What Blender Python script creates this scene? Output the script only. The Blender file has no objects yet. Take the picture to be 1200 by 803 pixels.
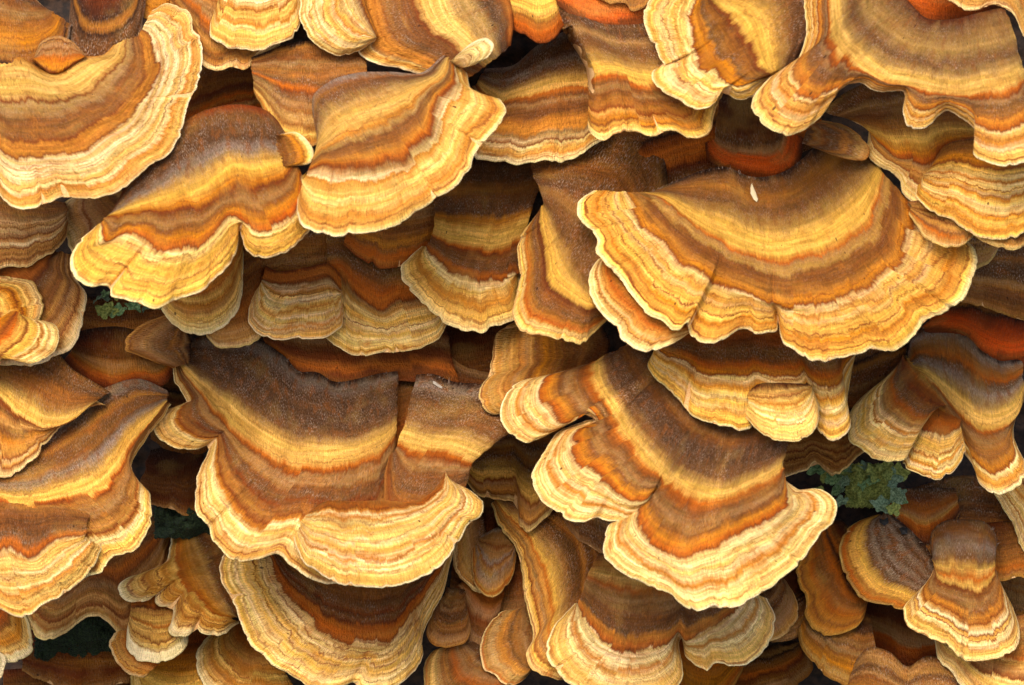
import bpy, math, random
import numpy as np
from mathutils import Vector

# ---------------------------------------------------------------- camera, light, exposure
SC = 0.00012                       # metres per unit of the traced plan (the frame is about 14 cm wide)
PITCH = math.radians(25)           # the camera looks slightly down on the side of the log
FWD = Vector((0, math.cos(PITCH), -math.sin(PITCH)))
UP = Vector((0, math.sin(PITCH), math.cos(PITCH)))
MID = Vector((0, 0, 0.6))
scene = bpy.context.scene
cam_d = bpy.data.cameras.new('camera'); cam = bpy.data.objects.new('camera', cam_d)
scene.collection.objects.link(cam); scene.camera = cam
DIST = 2.5
cam.location = MID - FWD * DIST
cam.rotation_euler = (math.pi / 2 - PITCH, 0, 0)
cam_d.sensor_width = 36
cam_d.lens = 36 * DIST / (1200 * SC)
cam_d.clip_start = 0.05; cam_d.clip_end = 50
cam_d.dof.use_dof = True
cam_d.dof.focus_distance = DIST - 0.006
cam_d.dof.aperture_fstop = 55

SUN_EL, SUN_AZ = math.radians(58), math.radians(-18)    # azimuth from straight behind the camera
w = bpy.data.worlds.new('World'); scene.world = w; w.use_nodes = True
wn = w.node_tree; bg = wn.nodes['Background']
sky = wn.nodes.new('ShaderNodeTexSky'); sky.sky_type = 'NISHITA'; sky.sun_disc = False
sky.sun_elevation = SUN_EL; sky.sun_rotation = math.pi - SUN_AZ
sky.air_density = 1.0; sky.dust_density = 4.0; sky.ozone_density = 0.6
wn.links.new(sky.outputs[0], bg.inputs[0]); bg.inputs[1].default_value = 0.15
sd = bpy.data.lights.new('sun', 'SUN'); sd.energy = 1.4; sd.angle = math.radians(35); sd.color = (1, 0.95, 0.88)
sun = bpy.data.objects.new('sun', sd); scene.collection.objects.link(sun)
to_sun = Vector((math.sin(SUN_AZ) * math.cos(SUN_EL), -math.cos(SUN_AZ) * math.cos(SUN_EL), math.sin(SUN_EL)))
sun.rotation_euler = to_sun.to_track_quat('Z', 'Y').to_euler()
scene.view_settings.view_transform = 'Standard'
scene.view_settings.look = 'None'
scene.view_settings.gamma = 1
scene.view_settings.exposure = 1.02
scene.cycles.max_bounces = 8; scene.cycles.diffuse_bounces = 6

col = scene.collection
rng = np.random.RandomState(7)

def world(x, y, W):
    """plan coordinates (right, down the log face, out of the log) to metres"""
    x = np.asarray(x, float); y = np.asarray(y, float); W = np.asarray(W, float)
    p = np.zeros(x.shape + (3,))
    p += (x - 600)[..., None] * SC * np.array((1.0, 0, 0))
    p -= (y - 401.5)[..., None] * SC * np.array(UP)
    p -= W[..., None] * SC * np.array(FWD)
    return p + np.array(MID)

# ---------------------------------------------------------------- noise and curves
def hash1(i, seed):
    i = np.asarray(i).astype(np.int64)
    h = (i * 374761393 + seed * 668265263) & 0xffffffff
    h = ((h ^ (h >> 13)) * 1274126177) & 0xffffffff
    return ((h ^ (h >> 16)) & 0xffff) / 32767.5 - 1

def n1(x, seed):
    x = np.asarray(x, float); i = np.floor(x); f = x - i; f = f * f * (3 - 2 * f)
    return hash1(i, seed) * (1 - f) + hash1(i + 1, seed) * f

def n2(x, y, seed):
    x = np.asarray(x, float); y = np.asarray(y, float)
    j = np.floor(y); g = y - j; g = g * g * (3 - 2 * g)
    def row(jj):
        i = np.floor(x); f = x - i; f = f * f * (3 - 2 * f)
        k = jj.astype(np.int64) * 7919
        return hash1(i + k, seed) * (1 - f) + hash1(i + 1 + k, seed) * f
    return row(j) * (1 - g) + row(j + 1) * g

def chord(p):
    d = np.hypot(*np.diff(p, axis=0).T); s = np.concatenate(([0], np.cumsum(d)))
    return s / s[-1], s[-1]

def curve(pts, u, us=None):
    p = np.asarray(pts, float)
    if us is None: us, _ = chord(p)
    m = np.zeros_like(p); h = np.diff(us); d = np.diff(p, axis=0) / h[:, None]
    m[0], m[-1] = d[0], d[-1]
    if len(p) > 2:
        m[1:-1] = (d[:-1] * h[1:, None] + d[1:] * h[:-1, None]) / (h[:-1] + h[1:])[:, None]
    k = np.clip(np.searchsorted(us, u, side='right') - 1, 0, len(p) - 2)
    t = ((u - us[k]) / h[k])[:, None]; hh = h[k][:, None]
    return ((2*t**3-3*t**2+1)*p[k] + (t**3-2*t**2+t)*hh*m[k] + (-2*t**3+3*t**2)*p[k+1] + (t**3-t**2)*hh*m[k+1])

def grid_mesh(name, V, mat, attrs=None, close=False):
    """V: (nu, nt, 3). Quads, smooth; faces turned towards the outside of the log."""
    nu, nt = V.shape[:2]
    me = bpy.data.meshes.new(name)
    me.vertices.add(nu * nt); me.vertices.foreach_set('co', V.reshape(-1).astype(np.float32))
    a = (np.arange(nu - 1)[:, None] * nt + np.arange(nt - 1)[None, :]).reshape(-1)
    q = np.stack((a, a + nt, a + nt + 1, a + 1), 1)
    va, vb, vd = V[:-1, :-1], V[1:, :-1], V[:-1, 1:]
    nn = np.cross(vb - va, vd - va).reshape(-1, 3).sum(0)
    if np.dot(nn, -np.array(FWD)) * (-1 if close else 1) < 0: q = q[:, ::-1]
    me.loops.add(q.size); me.loops.foreach_set('vertex_index', q.reshape(-1).astype(np.int32))
    me.polygons.add(len(q)); me.polygons.foreach_set('loop_start', np.arange(0, q.size, 4, dtype=np.int32))
    me.polygons.foreach_set('use_smooth', np.ones(len(q), bool))
    for k, arr in (attrs or {}).items():
        if arr.ndim == 3:
            at = me.attributes.new(k, 'FLOAT_VECTOR', 'POINT'); at.data.foreach_set('vector', arr.reshape(-1).astype(np.float32))
        else:
            at = me.attributes.new(k, 'FLOAT', 'POINT'); at.data.foreach_set('value', arr.reshape(-1).astype(np.float32))
    me.update(calc_edges=True); me.validate()
    me.materials.append(mat)
    return me

def link(name, me, parent=None):
    o = bpy.data.objects.new(name, me); col.objects.link(o); o.parent = parent
    return o

# ---------------------------------------------------------------- materials
def lin(h):
    c = [int(h[i:i+2], 16) / 255 for i in (1, 3, 5)]
    return [x / 12.92 if x < .04045 else ((x + .055) / 1.055) ** 2.4 for x in c]

#        colour     fuzz  lines  : pigments of the growth zones
KEY = {'wh': ('#fbe9c0', 0, .2), 'cl': ('#fce3a6', 0, .9), 'cr': ('#f3c970', 0, 1), 'ye': ('#ecc06a', .12, .5), 'go': ('#d38a2e', .05, .7),
       'or': ('#c96a12', .05, .4), 'ru': ('#97480e', .05, .1), 'br': ('#8a5628', .25, .5), 'tb': ('#ab7336', .15, .65), 'gb': ('#8c6138', .8, .2),
       'gr': ('#b08858', .4, .4), 'gl': ('#e6c894', 0, .8), 'dg': ('#7a5436', 1, .1), 'dk': ('#4c2a12', .3, 0), 'bf': ('#c49c5a', .5, .2), 'ta': ('#cf9c56', .1, .8),
       'pk': ('#b58a60', .2, .4), 'dl': ('#84400f', .1, 0), 'vo': ('#e0620a', .1, .2), 'lg': ('#a08c80', 1, .1)}

def nd(t, kind, **kw):
    n = t.nodes.new(kind)
    for k, v in kw.items():
        if k == 'ins':
            for i, x in v.items():
                if hasattr(x, 'is_output'): t.links.new(x, n.inputs[i])
                else: n.inputs[i].default_value = x
        else: setattr(n, k, v)
    return n

def mth(t, op, a, b=None, c=None, clamp=False):
    n = t.nodes.new('ShaderNodeMath'); n.operation = op; n.use_clamp = clamp
    for i, x in enumerate((a, b, c)):
        if x is None: continue
        if hasattr(x, 'is_output'): t.links.new(x, n.inputs[i])
        else: n.inputs[i].default_value = x
    return n.outputs[0]

def smooth(t, x, a, b):
    n = t.nodes.new('ShaderNodeMapRange'); n.interpolation_type = 'SMOOTHSTEP'; n.clamp = True
    t.links.new(x, n.inputs[0]); n.inputs[1].default_value = a; n.inputs[2].default_value = b
    return n.outputs[0]

def noise(t, s, y, sx, sy, z=0.0, detail=2.0):
    c = nd(t, 'ShaderNodeCombineXYZ', ins={0: mth(t, 'MULTIPLY', s, 1 / sx), 1: mth(t, 'MULTIPLY', y, 1 / sy), 2: z})
    n = nd(t, 'ShaderNodeTexNoise', noise_dimensions='3D', ins={'Vector': c.outputs[0], 'Scale': 1.0, 'Detail': detail})
    return n.outputs[0]

def mix(t, f, a, b, blend='MIX'):
    n = t.nodes.new('ShaderNodeMix'); n.data_type = 'RGBA'; n.blend_type = blend
    for i, x in ((0, f), (6, a), (7, b)):
        if hasattr(x, 'is_output'): t.links.new(x, n.inputs[i])
        elif isinstance(x, (int, float)): n.inputs[i].default_value = x
        else: n.inputs[i].default_value = tuple(x) + (1,)
    return n.outputs[2]

def group_warp():
    g = bpy.data.node_groups.new('zone_coordinate', 'ShaderNodeTree')
    for n in ('s', 'y', 't'): g.interface.new_socket(n, in_out='OUTPUT', socket_type='NodeSocketFloat')
    at = nd(g, 'ShaderNodeAttribute', attribute_name='st'); sl = nd(g, 'ShaderNodeAttribute', attribute_name='sl')
    sp = nd(g, 'ShaderNodeSeparateXYZ', ins={0: at.outputs['Vector']})
    s, y, t = sp.outputs
    a = mth(g, 'MULTIPLY', mth(g, 'SUBTRACT', noise(g, s, y, 34, 60, 1.3), .5), 13)
    b = mth(g, 'MULTIPLY', mth(g, 'SUBTRACT', noise(g, s, y, 2.6, 40, 4.1, 1.0), .5), 5.0)
    c = mth(g, 'MULTIPLY', mth(g, 'SUBTRACT', noise(g, s, y, 9, 9, 7.7), .5), 3.5)
    d = mth(g, 'ADD', mth(g, 'ADD', a, b), c)
    # radial sectors: the bands jump a little from one to the next
    sh = mth(g, 'MULTIPLY', mth(g, 'SUBTRACT', noise(g, s, y, 30, 90, 17.0, 2.0), .5), 16)
    wnz = nd(g, 'ShaderNodeTexWhiteNoise', noise_dimensions='1D', ins={'W': mth(g, 'FLOOR', mth(g, 'MULTIPLY', mth(g, 'ADD', s, sh), 1 / 41))})
    jump = mth(g, 'MULTIPLY', mth(g, 'MULTIPLY', mth(g, 'SUBTRACT', wnz.outputs['Value'], .5), 7.0), smooth(g, t, .3, .65))
    d = mth(g, 'ADD', d, jump)
    # no warp right at the margin
    e = smooth(g, t, 1.0, .88)
    d = mth(g, 'MULTIPLY', mth(g, 'MULTIPLY', d, e), sl.outputs['Fac'])
    out = nd(g, 'NodeGroupOutput')
    g.links.new(s, out.inputs[0]); g.links.new(y, out.inputs[1]); g.links.new(mth(g, 'ADD', t, d), out.inputs[2])
    return g

def group_skin():
    g = bpy.data.node_groups.new('bracket_skin', 'ShaderNodeTree')
    g.interface.new_socket('Shader', in_out='OUTPUT', socket_type='NodeSocketShader')
    g.interface.new_socket('Color', in_out='INPUT', socket_type='NodeSocketColor')
    g.interface.new_socket('Mask', in_out='INPUT', socket_type='NodeSocketColor')
    for n in ('s', 'y', 't'): g.interface.new_socket(n, in_out='INPUT', socket_type='NodeSocketFloat')
    gi = nd(g, 'NodeGroupInput'); C, M, s, y, t = gi.outputs[:5]
    sep = nd(g, 'ShaderNodeSeparateColor', ins={0: M}); fz, ln = sep.outputs[0], sep.outputs[1]
    # fine growth lines parallel to the margin
    la = noise(g, s, y, 260, 8.5, 2.0, 2.0); lb = noise(g, s, y, 130, 3.4, 9.0, 1.5)
    brk = smooth(g, noise(g, s, y, 15, 16, 5.0), .34, .6)
    l1 = smooth(g, mth(g, 'ABSOLUTE', mth(g, 'SUBTRACT', la, .5)), .055, .018)
    l2 = mth(g, 'MULTIPLY', smooth(g, mth(g, 'ABSOLUTE', mth(g, 'SUBTRACT', lb, .5)), .06, .015), .55)
    mod = mth(g, 'MULTIPLY_ADD', brk, .7, .3)
    l3 = mth(g, 'MULTIPLY', smooth(g, mth(g, 'ABSOLUTE', mth(g, 'SUBTRACT', noise(g, s, y, 380, 5.4, 61.0, 1.0), .5)), .05, .012), .75)
    l1 = mth(g, 'MULTIPLY', mth(g, 'MAXIMUM', l1, l3), .45)
    # one ring per growth spurt, a thin dark line between each two
    slr = nd(g, 'ShaderNodeAttribute', attribute_name='sl').outputs['Fac']
    ph = mth(g, 'ADD', mth(g, 'MULTIPLY', mth(g, 'DIVIDE', t, slr), 1 / 8.2), mth(g, 'MULTIPLY', mth(g, 'SUBTRACT', noise(g, s, y, 130, 26, 71.0, 2.0), .5), 2.6))
    def wn2(x):
        c2 = nd(g, 'ShaderNodeCombineXYZ', ins={0: mth(g, 'FLOOR', x), 1: mth(g, 'MULTIPLY', slr, 931.7), 2: 0.0})
        return nd(g, 'ShaderNodeTexWhiteNoise', noise_dimensions='2D', ins={'Vector': c2.outputs[0]}).outputs['Value']
    rs = wn2(ph); rt = wn2(mth(g, 'ADD', ph, .5))
    rl = mth(g, 'MULTIPLY', smooth(g, mth(g, 'ABSOLUTE', mth(g, 'SUBTRACT', mth(g, 'FRACT', ph), .5)), .17, .05), mth(g, 'MULTIPLY_ADD', rs, .8, .3))
    l1 = mth(g, 'MAXIMUM', l1, rl); mod = mth(g, 'MULTIPLY_ADD', mod, .55, .45)
    # tint bands and blotches
    bva = mth(g, 'MULTIPLY_ADD', ln, .3, .18)
    bv = mth(g, 'MULTIPLY_ADD', mth(g, 'SUBTRACT', smooth(g, noise(g, s, y, 150, 4.6, 31.0, 2.0), .34, .66), .5), bva, .97)
    c = mix(g, 1.0, C, nd(g, 'ShaderNodeCombineXYZ', ins={0: bv, 1: bv, 2: mth(g, 'MULTIPLY', bv, bv)}).outputs[0], 'MULTIPLY')
    c = mix(g, mth(g, 'MULTIPLY', mth(g, 'MULTIPLY', smooth(g, rt, .55, .92), ln), .38), c, lin('#c98330'))
    c = mix(g, mth(g, 'MULTIPLY', mth(g, 'MULTIPLY', smooth(g, rt, .4, .05), smooth(g, ln, .74, .92)), .5), c, lin('#f8dc94'))
    c = mix(g, mth(g, 'MULTIPLY', mth(g, 'MULTIPLY', smooth(g, noise(g, s, y, 170, 9, 3.3), .5, .66), ln), .35), c, lin('#df9733'))
    c = mix(g, mth(g, 'MULTIPLY', mth(g, 'MULTIPLY', smooth(g, noise(g, s, y, 24, 14, 6.4, 4.0), .56, .72), ln), .65), c, lin('#c47420'))
    c = mix(g, mth(g, 'MULTIPLY', smooth(g, noise(g, s, y, 60, 36, 8.4, 3.0), .5, .75), .25), c, lin('#8f5420'))
    c = mix(g, mth(g, 'MULTIPLY', smooth(g, noise(g, s, y, 70, 30, 38.4, 3.0), .54, .75), .25), c, lin('#d6a24c'))
    c = mix(g, mth(g, 'MULTIPLY', mth(g, 'MULTIPLY', mth(g, 'MULTIPLY', l2, ln), mod), .8), c, lin('#b86c20'))
    c = mix(g, mth(g, 'MULTIPLY', mth(g, 'MULTIPLY', mth(g, 'MULTIPLY', l1, ln), mod), .92), c, lin('#7e380a'))
    # radial fibres
    fb = noise(g, s, y, 1.35, 5.5, 1.0, 2.5); fc = noise(g, s, y, 5.5, 22, 2.7, 2.0)
    f = mth(g, 'ADD', mth(g, 'MULTIPLY', fb, .75), mth(g, 'MULTIPLY', fc, .25))
    val = mth(g, 'MULTIPLY_ADD', smooth(g, f, .3, .7), .34, .83)
    c = mix(g, 1.0, c, nd(g, 'ShaderNodeCombineXYZ', ins={0: val, 1: val, 2: mth(g, 'MULTIPLY_ADD', smooth(g, f, .3, .7), .34, .80)}).outputs[0], 'MULTIPLY')
    rc = smooth(g, mth(g, 'ABSOLUTE', mth(g, 'SUBTRACT', noise(g, s, y, 13, 70, 51.0, 1.5), .5)), .03, .006)
    c = mix(g, mth(g, 'MULTIPLY', mth(g, 'MULTIPLY', rc, ln), .2), c, lin('#8a4a14'))
    # velvet
    hz = noise(g, s, y, 1.6, 2.5, 3.0, 2.0); patch = smooth(g, noise(g, s, y, 22, 16, 12.0, 3.0), .36, .66)
    hair = mth(g, 'MULTIPLY', mth(g, 'MULTIPLY', smooth(g, hz, .5, .66), fz), mth(g, 'MULTIPLY_ADD', patch, .8, .2))
    c = mix(g, mth(g, 'MULTIPLY', smooth(g, hz, .5, .34), mth(g, 'MULTIPLY', fz, .4)), c, lin('#452813'))
    c = mix(g, mth(g, 'MULTIPLY', mth(g, 'MULTIPLY', smooth(g, noise(g, s, y, 13, 13, 15.0, 4.0), .5, .66), fz), .7), c, lin('#8a4d18'))
    c = mix(g, mth(g, 'MULTIPLY', hair, .65), c, lin('#baa088'))
    # grain, specks
    gr = noise(g, s, y, 1.3, 1.3, 21.0, 1.0)
    gv = mth(g, 'MULTIPLY_ADD', gr, .5, .75)
    c = mix(g, 1.0, c, nd(g, 'ShaderNodeCombineXYZ', ins={0: gv, 1: gv, 2: gv}).outputs[0], 'MULTIPLY')
    vc = nd(g, 'ShaderNodeCombineXYZ', ins={0: mth(g, 'MULTIPLY', s, 1 / 24), 1: mth(g, 'MULTIPLY', y, 1 / 24), 2: 0.0})
    vo = nd(g, 'ShaderNodeTexVoronoi', ins={'Vector': vc.outputs[0], 'Scale': 1.0})
    keep = mth(g, 'GREATER_THAN', nd(g, 'ShaderNodeSeparateColor', ins={0: vo.outputs['Color']}).outputs[0], .4)
    rad = mth(g, 'MULTIPLY_ADD', nd(g, 'ShaderNodeSeparateColor', ins={0: vo.outputs['Color']}).outputs[1], .05, .028)
    spk = mth(g, 'MULTIPLY', mth(g, 'LESS_THAN', vo.outputs['Distance'], rad), keep)
    c = mix(g, mth(g, 'MULTIPLY', spk, .8), c, lin('#3a1c0a'))
    h = mth(g, 'ADD', mth(g, 'MULTIPLY', fb, 1.2), mth(g, 'MULTIPLY', la, .7))
    h = mth(g, 'ADD', h, mth(g, 'MULTIPLY', mth(g, 'MULTIPLY', hz, fz), 1.5))
    h = mth(g, 'ADD', h, mth(g, 'MULTIPLY', gr, .35)); h = mth(g, 'ADD', h, mth(g, 'MULTIPLY', lb, .3))
    bump = nd(g, 'ShaderNodeBump', ins={'Strength': 1.0, 'Distance': SC * 3.2, 'Height': h})
    b = nd(g, 'ShaderNodeBsdfPrincipled', ins={'Base Color': c, 'Roughness': mth(g, 'MULTIPLY_ADD', fz, .2, .68), 'Normal': bump.outputs[0], 'Specular IOR Level': .16})
    out = nd(g, 'NodeGroupOutput'); g.links.new(b.outputs[0], out.inputs[0])
    return g

G_WARP, G_SKIN = group_warp(), group_skin()

def zones(txt, seed):
    r = random.Random(seed); out = []
    for tok in txt.replace(',', ' ').split():
        if tok[0] in '*~+':
            t0 = float(tok[1:]); pool = {'*': ['cl', 'cr', 'ye', 'cl', 'cr', 'go', 'gl'], '~': ['ta', 'tb', 'bf', 'pk', 'go', 'ta'], '+': ['ye', 'go', 'cr', 'ta', 'ye']}[tok[0]]
            n = max(4, int((.96 - t0) / .045)); last = None
            for i in range(n):
                k = r.choice([x for x in pool if x != last]); last = k
                out.append((t0 + (.955 - t0) * (i + r.uniform(-.25, .25)) / n, k))
            out += [(.976, 'cr' if tok[0] != '~' else 'ta'), (.99, 'cl' if tok[0] != '~' else 'ta'), (1.0, 'wh' if tok[0] == '*' else 'cl')]
        else:
            v, k = tok.split(':'); out.append((float(v), k))
    out.sort(key=lambda z: z[0])
    dark = ('dg', 'dk', 'gb', 'br', 'lg', 'gr'); more = []
    for (a, ka), (b, kb) in zip(out, out[1:]):
        if ka in dark and kb in dark and b - a > .09:
            n = max(1, int((b - a) / .07))
            more += [(a + (b - a) * (i + 1 + r.uniform(-.25, .25)) / (n + 1), r.choice(('gb', 'br', 'gr', 'tb', ka, kb))) for i in range(n)]
    out = sorted(out + more, key=lambda z: z[0])
    return out[:31]

def skin(name, txt, seed, tint=None):
    z = zones(txt, seed); r = random.Random(seed + 5)
    m = bpy.data.materials.new(name); m.use_nodes = True; t = m.node_tree; t.nodes.clear()
    wv = nd(t, 'ShaderNodeGroup', node_tree=G_WARP); sk = nd(t, 'ShaderNodeGroup', node_tree=G_SKIN)
    cr = nd(t, 'ShaderNodeValToRGB'); mr = nd(t, 'ShaderNodeValToRGB')
    tone = r.uniform(.88, 1.05); dull = r.uniform(-.14, .04)
    for ramp, f in ((cr, 0), (mr, 1)):
        el = ramp.color_ramp.elements
        while len(el) < len(z): el.new(.5)
        for e, (p, k) in zip(el, z):
            e.position = min(max(p, 0), 1)
        for e, (p, k) in zip(el, z):
            hx, fz, ln = KEY[k]
            if f: e.color = (fz, ln, 0, 1)
            else:
                j = random.Random(int(p * 1000) + seed).uniform(.9, 1.08)
                c3 = lin(hx); lm = .3 * c3[0] + .6 * c3[1] + .1 * c3[2]; kc = min(1.08, (lm / .5) ** .36); c3 = [x * kc for x in c3]; gy = .35 * c3[0] + .5 * c3[1] + .15 * c3[2]; e.color = tuple(max(0, x + (gy - x) * dull) * j * tone * w3 for x, w3 in zip(c3, (1.0, .92, .74) if k == 'lg' else (1.0, .945, .76) if k in ('cl', 'wh', 'gl') else (1.0, .91, .72))) + (1,)
        t.links.new(wv.outputs[2], ramp.inputs[0])
    t.links.new(cr.outputs[0], sk.inputs[0]); t.links.new(mr.outputs[0], sk.inputs[1])
    for i in range(3): t.links.new(wv.outputs[i], sk.inputs[2 + i])
    o = nd(t, 'ShaderNodeOutputMaterial'); t.links.new(sk.outputs[0], o.inputs[0])
    return m

def simple(name, c1, c2, scale, rough=.8, bump=.4, detail=6):
    m = bpy.data.materials.new(name); m.use_nodes = True; t = m.node_tree
    b = t.nodes['Principled BSDF']; tc = nd(t, 'ShaderNodeTexCoord')
    n = nd(t, 'ShaderNodeTexNoise', ins={'Vector': tc.outputs['Object'], 'Scale': scale, 'Detail': float(detail), 'Roughness': .6})
    t.links.new(mix(t, smooth(t, n.outputs[0], .35, .65), lin(c1), lin(c2)), b.inputs['Base Color'])
    b.inputs['Roughness'].default_value = rough
    bp = nd(t, 'ShaderNodeBump', ins={'Strength': bump, 'Distance': SC * 4, 'Height': n.outputs[0]})
    t.links.new(bp.outputs[0], b.inputs['Normal'])
    return m

M_HAIR = simple('velvet_hair', '#4e3b2c', '#7c6450', 4000, .8, .1)
M_PORE = simple('pore_layer', '#c98f50', '#dfb578', 6000, .8, .5)

# ---------------------------------------------------------------- one sheet of a bracket
CELL = 4
DEPTH = np.full((320, 420), -1e9)
WSL = .30                              # slope of the log face against the plan
SHEETS = []

def sheet(name, I, O, zn, order, mids=(), k=.72, bulge=.13, rip=1.0, dz=0.0, creases=(), thick=3.6, sink=None, pleat=1.0, usink=None, curl=1.0, fringe=False):
    return dict(name=name, I=I, O=O, zn=zn, order=order, mids=mids, k=k, bulge=bulge, rip=rip, dz=dz, creases=creases, thick=thick, sink=sink, pleat=pleat, usink=usink, curl=curl, fringe=fringe)

def S(I, O, zn, order, name='cap', **kw): return sheet(name, I, O, zn, order, **kw)

THINGS = []
def T(label, *sheets, **kw):
    THINGS.append((label, sheets, kw))

def shape(s, seed):
    O = np.asarray(s['O'], float); uO, arc = chord(O)
    nu = int(np.clip(arc / 2.4, 18, 330)); u = np.linspace(0, 1, nu)
    PO = curve(O, u, uO)
    keys = [(0.0, s['I'])] + sorted(s['mids'], key=lambda q: q[0])
    Ks = [(0.0 if t == 0 else t, curve(p, u, uO if len(p) == len(O) else None)) for t, p in keys] + [(1.0, PO)]
    L = float(np.mean(np.hypot(*(PO - Ks[0][1]).T)))
    L = max(L, 8)
    nt = int(np.clip(L / 2.3, 12, 110)); tt = np.linspace(0, 1, nt)
    # every key gets its own share of t, rows interpolate between neighbouring key curves
    P = np.zeros((nu, nt, 2))
    for j, t in enumerate(tt):
        i = max(i for i in range(len(Ks) - 1) if Ks[i][0] <= t + 1e-9)
        a, b = Ks[i], Ks[i + 1]; f = (t - a[0]) / (b[0] - a[0])
        P[:, j] = a[1] * (1 - f) + b[1] * f
    sarc = u * arc
    d = PO - P[:, max(0, nt - 4)]; d /= np.maximum(np.hypot(*d.T), 1e-6)[:, None]
    jit = s['rip'] * (1.5 * n1(sarc / 17, seed) + .9 * n1(sarc / 7, seed + 1) + .45 * n1(sarc / 3.1, seed + 2))
    # random pleats: a notch in the margin and a groove running inwards from it
    if s['name'] in ('collar', 'umbo', 'knob'): s['pleat'] = 0
    pr = random.Random(seed); pleats = []
    x = pr.uniform(20, 70)
    while x < arc - 12:
        pleats.append((x, pr.uniform(.45, .8), pr.uniform(.6, 2.2) * min(1, L / 70), pr.random() < .45, pr.choice((-1, 1)))); x += pr.uniform(20, 70)
    for px, t0, am, st, sg in pleats:
        jit -= s['pleat'] * am * 1.8 * np.exp(-((sarc - px) / 2.6) ** 2) - s['pleat'] * am * .5 * np.exp(-((sarc - px) / 12) ** 2)
    sdv = P[0] - P[min(3, nu - 1)]; sdv /= np.maximum(np.hypot(*sdv.T), 1e-6)[:, None]
    sde = P[-1] - P[max(0, nu - 4)]; sde /= np.maximum(np.hypot(*sde.T), 1e-6)[:, None]
    uu = np.minimum(u, 1 - u) * arc
    side_j = lambda q: (1.8 * n1(tt * L / 15 + 3, seed + q) + .8 * n1(tt * L / 5, seed + q + 1))[None, :, None] * (1 - tt ** 8)[None, :, None]
    P += sdv[None] * side_j(31) * np.exp(-u * arc / 9)[:, None, None] + sde[None] * side_j(41) * np.exp(-(1 - u) * arc / 9)[:, None, None]
    P += (d * jit[:, None])[:, None, :] * (tt ** 3)[None, :, None]
    U, Tt = np.meshgrid(u, tt, indexing='ij'); SA = U * arc
    y0 = float(np.mean(np.asarray(s['I'])[:, 1]))
    W = s['k'] * (P[..., 1] - y0)
    W += s['bulge'] * L * np.sin(np.pi * np.clip(Tt, 0, 1)) - .05 * L * Tt ** 4
    # waves of the margin, radial folds, concentric furrows
    W += s['rip'] * Tt ** 1.4 * (min(7, .06 * L + 1) * n1(SA / 62 + 9, seed + 3) + min(4.4, .04 * L + .9) * n1(SA / 26, seed + 4)) + s['rip'] * Tt ** 2 * 1.1 * n1(SA / 11, seed + 9)
    Y = Tt * L
    W += 2.1 * n2(SA / 150, Y / 11, seed + 5) * np.minimum(1, L / 60) + .8 * n2(SA / 60, Y / 5, seed + 6) + .55 * n2(SA / 7, Y / 12, seed + 7) * (1 - .5 * Tt)
    W += .35 * n2(SA / 4, Y / 4, seed + 8) + min(5, L * .04) * n2(SA / 55, Y / 38, seed + 12)
    W -= s['curl'] * min(7, .08 * L) * np.exp(-np.minimum(U, 1 - U) * arc / 10)
    for px, t0, am, st, sg in pleats:
        q = SA - px; env = s['pleat'] * np.clip((Tt - t0) / (1 - t0), 0, 1)
        W -= am * 1.4 * env * np.exp(-np.abs(q) / 2.5)
        if st: W += sg * am * 1.7 * env * np.tanh(q / 1.3) * np.exp(-np.abs(q) / 25)
    for (cx, cy, t0, amp, kind) in s['creases']:
        uc = u[np.argmin(np.hypot(PO[:, 0] - cx, PO[:, 1] - cy))]
        q = (U - uc) * arc; env = np.clip((Tt - t0) / max(.05, 1 - t0), 0, 1) ** .7
        if kind == 'g': W -= 1.5 * amp * env * np.exp(-np.abs(q) / 4.0)
        else: W -= 1.5 * amp * env * np.tanh(q / 1.3) * np.exp(-np.abs(q) / 38)
    s.update(P=P, W=W, u=u, tt=tt, L=L, arc=arc, y0=y0, d=d, seed=seed)

def settle():
    """Pack the shelves from the log outwards: each rests clear of the ones it covers."""
    flat = sorted([s for _, ss, _ in THINGS for s in ss], key=lambda s: s['order'])
    for s in flat:
        P, W = s['P'], s['W']
        ix = np.clip(((P[..., 0] + 200) / CELL).astype(int), 0, 419); iy = np.clip(((P[..., 1] + 200) / CELL).astype(int), 0, 319)
        w0 = -WSL * (s['y0'] - 400) + s['dz']
        own = np.full(DEPTH.shape, 1e9)
        j0 = int(len(s['tt']) * (s['sink'][1] if s['sink'] else .12))
        np.minimum.at(own, (iy[:, j0:], ix[:, j0:]), W[:, j0:])
        m = (own < 1e8) & (DEPTH > -1e8)
        need = (DEPTH[m] - own[m]).max() + (2 if s['sink'] else 5) if m.any() else -1e9
        s['W0'] = max(w0, need); s['shift'] = s['W0'] - w0
        if s['sink'] or s['usink']:
            # this lobe grows out of the sheet below it: its root blends into that surface
            sm = lambda q: np.clip(q, 0, 1) ** 2 * (3 - 2 * np.clip(q, 0, 1))
            tq, uq = np.repeat(s['tt'][None], len(s['u']), 0), np.repeat((s['u'] * s['arc'])[:, None], len(s['tt']), 1)
            q = np.ones(tq.shape)
            if s['sink']: q *= sm(tq / s['sink'][1])
            if s['usink']:
                sd, wd, tm = s['usink']; e = sm((uq if sd == 'L' else s['arc'] - uq) / wd)
                q *= np.maximum(e, sm((tq - tm) / .08))
            D = DEPTH[iy, ix]; own_w = W + s['W0']
            D = np.where(D < -1e8, own_w - 12, D)
            s['W'] = W = q * own_w + (1 - q) * np.minimum(own_w, D - 5) - s['W0']
        top = np.full(DEPTH.shape, -1e9); np.maximum.at(top, (iy, ix), W + s['W0'])
        np.maximum(DEPTH, top, out=DEPTH)

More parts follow.
